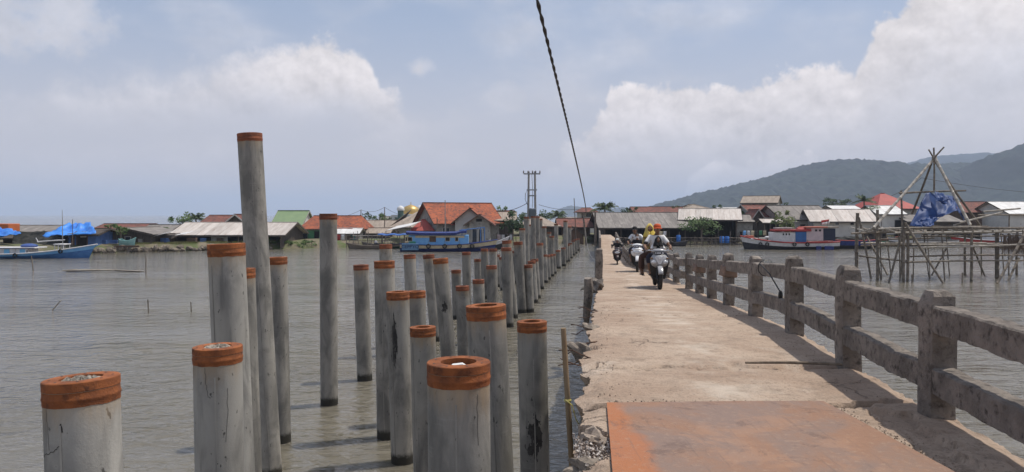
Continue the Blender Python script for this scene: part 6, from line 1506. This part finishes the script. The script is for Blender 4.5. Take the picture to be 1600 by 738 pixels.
    if not scarf:
        mb = MB(); mb.ball(hd + V((0, .018 * s, .022 * s)), .112 * s, 16, 10, (.78, .92, .98)); mb.build('hair', HAIR, e, smooth=True) if not cap else mb.build('hair', HAIR, e, smooth=True)
        if hair == 'long':
            mb = MB(); mb.tube([hd + V((0, .05 * s, .06 * s)), hd + V((0, .075 * s, -.06 * s)), hd + V((0, .09 * s, -.2 * s))], [.075 * s, .09 * s, .07 * s], 10); mb.build('long_hair', HAIR, e, smooth=True)
    if mask:
        mb = MB(); mb.ball(hd + V((0, -.035 * s, -.05 * s)), .07 * s, 12, 8, (.95, 1.05, .72)); mb.build('face_mask', mask, e, smooth=True)
    return e
WSH = mat('white_cloth', (.74, .73, .71), (.64, .63, .62), 6, .9, .3, 9); BCL = mat('black_cloth', (.018, .017, .018), (.03, .03, .03), 6, .95); NVY = mat('dark_navy_cloth', (.03, .032, .05), (.045, .045, .06), 6, .95); YEL = mat('yellow_cloth', (.62, .46, .08), (.55, .42, .16), 7, .9); MUST = mat('mustard_cloth', (.36, .27, .10), (.3, .22, .09), 6, .9)
ORG = mat('orange_cap_cloth', (.56, .10, .03), (.48, .085, .03), 9, .85); GRYSH = mat('grey_cloth', (.22, .21, .2), (.16, .15, .15), 6, .9); BRNC = mat('brown_cloth', (.11, .06, .045), (.08, .045, .035), 6, .9)
SILV = mat('grey_scooter_paint', (.28, .28, .285), (.35, .35, .355), 4, .28, spec=.6); WHP = mat('white_scooter_paint', (.72, .72, .72), None, 1, .25, spec=.6); BRP = mat('dark_brown_scooter_paint', (.06, .035, .032), None, 1, .28, spec=.6)
def on_deck(px, py, Y): return Vector(((px - 800) / F * Y, Y, dz(Y) + .004))
S1 = scooter('grey scooter with twin headlights ridden by a man in an orange cap', on_deck(1027, 457, 19.9), -5, SILV, PLASB)
person('man in orange cap and white shirt steering the grey scooter', S1, (0, .25, .86), (0, .19, 1.37), (.015, .13, 1.53), ((-.315, -.27, 1.03), (.315, -.27, 1.03)), ((-.2, -.12, .38), (.2, -.12, .38)), ((-.24, -.1, .80), (.24, -.1, .80)), ((-.33, .02, 1.10), (.33, .02, 1.10)), 1.06, WSH, None, NVY, cap=ORG, mask=None)
person('small child in white top and black headscarf seated before the orange-capped man', S1, (0, -.05, .82), (0, -.09, 1.12), (.01, -.13, 1.26), ((-.16, -.34, 1.0), (.16, -.34, 1.0)), ((-.1, -.24, .40), (.1, -.24, .40)), ((-.12, -.26, .74), (.12, -.26, .74)), ((-.19, -.17, .98), (.19, -.17, .98)), .72, WSH, BCL, BRNC, scarf=BCL)
person('woman in yellow headscarf riding sidesaddle behind the orange-capped man', S1, (-.06, .60, .88), (-.13, .55, 1.38), (-.15, .5, 1.545), ((-.24, .26, 1.12), (.12, .24, 1.05)), ((-.40, .33, .36), (-.34, .46, .33)), ((-.40, .42, .80), (-.36, .55, .80)), ((-.31, .42, 1.14), (.14, .42, 1.14)), .98, MUST, None, BRNC, long_sleeve=True, scarf=YEL, long_dress=True)
S2 = scooter('white scooter carrying two riders further back on the deck', on_deck(995.5, 424, 28.2), -9, WHP, PLASB, 'bar')
person('rider in a white shirt and dark cap on the white scooter', S2, (-.02, .28, .86), (-.05, .24, 1.36), (-.09, .2, 1.52), ((-.315, -.27, 1.03), (.315, -.27, 1.03)), ((-.22, -.05, .36), (.2, -.12, .38)), ((-.26, -.08, .80), (.24, -.1, .80)), ((-.34, .04, 1.10), (.33, .02, 1.10)), 1.02, WSH, None, NVY, cap=BCL)
person('masked child in a dark top seated in front on the white scooter', S2, (0, -.02, .82), (0, -.06, 1.17), (.0, -.09, 1.32), ((-.17, -.33, 1.02), (.17, -.33, 1.02)), ((-.1, -.22, .40), (.1, -.22, .40)), ((-.13, -.24, .76), (.13, -.24, .76)), ((-.21, -.14, 1.0), (.21, -.14, 1.0)), .8, BCL, None, BRNC, mask=WSH)
S3 = scooter('dark brown scooter, smallest of the three on the deck', on_deck(964.5, 414, 46), -8, BRP, PLASB, 'bar')
person('helmeted rider in dark clothes on the dark brown scooter', S3, (0, .24, .84), (0, .17, 1.3), (0, .12, 1.45), ((-.315, -.27, 1.03), (.315, -.27, 1.03)), ((-.2, -.12, .38), (.2, -.12, .38)), ((-.24, -.1, .78), (.24, -.1, .78)), ((-.33, .02, 1.08), (.33, .02, 1.08)), .96, BCL, None, NVY, long_sleeve=True, cap=mat('pale_helmet', (.6, .6, .58), None, 1, .3))
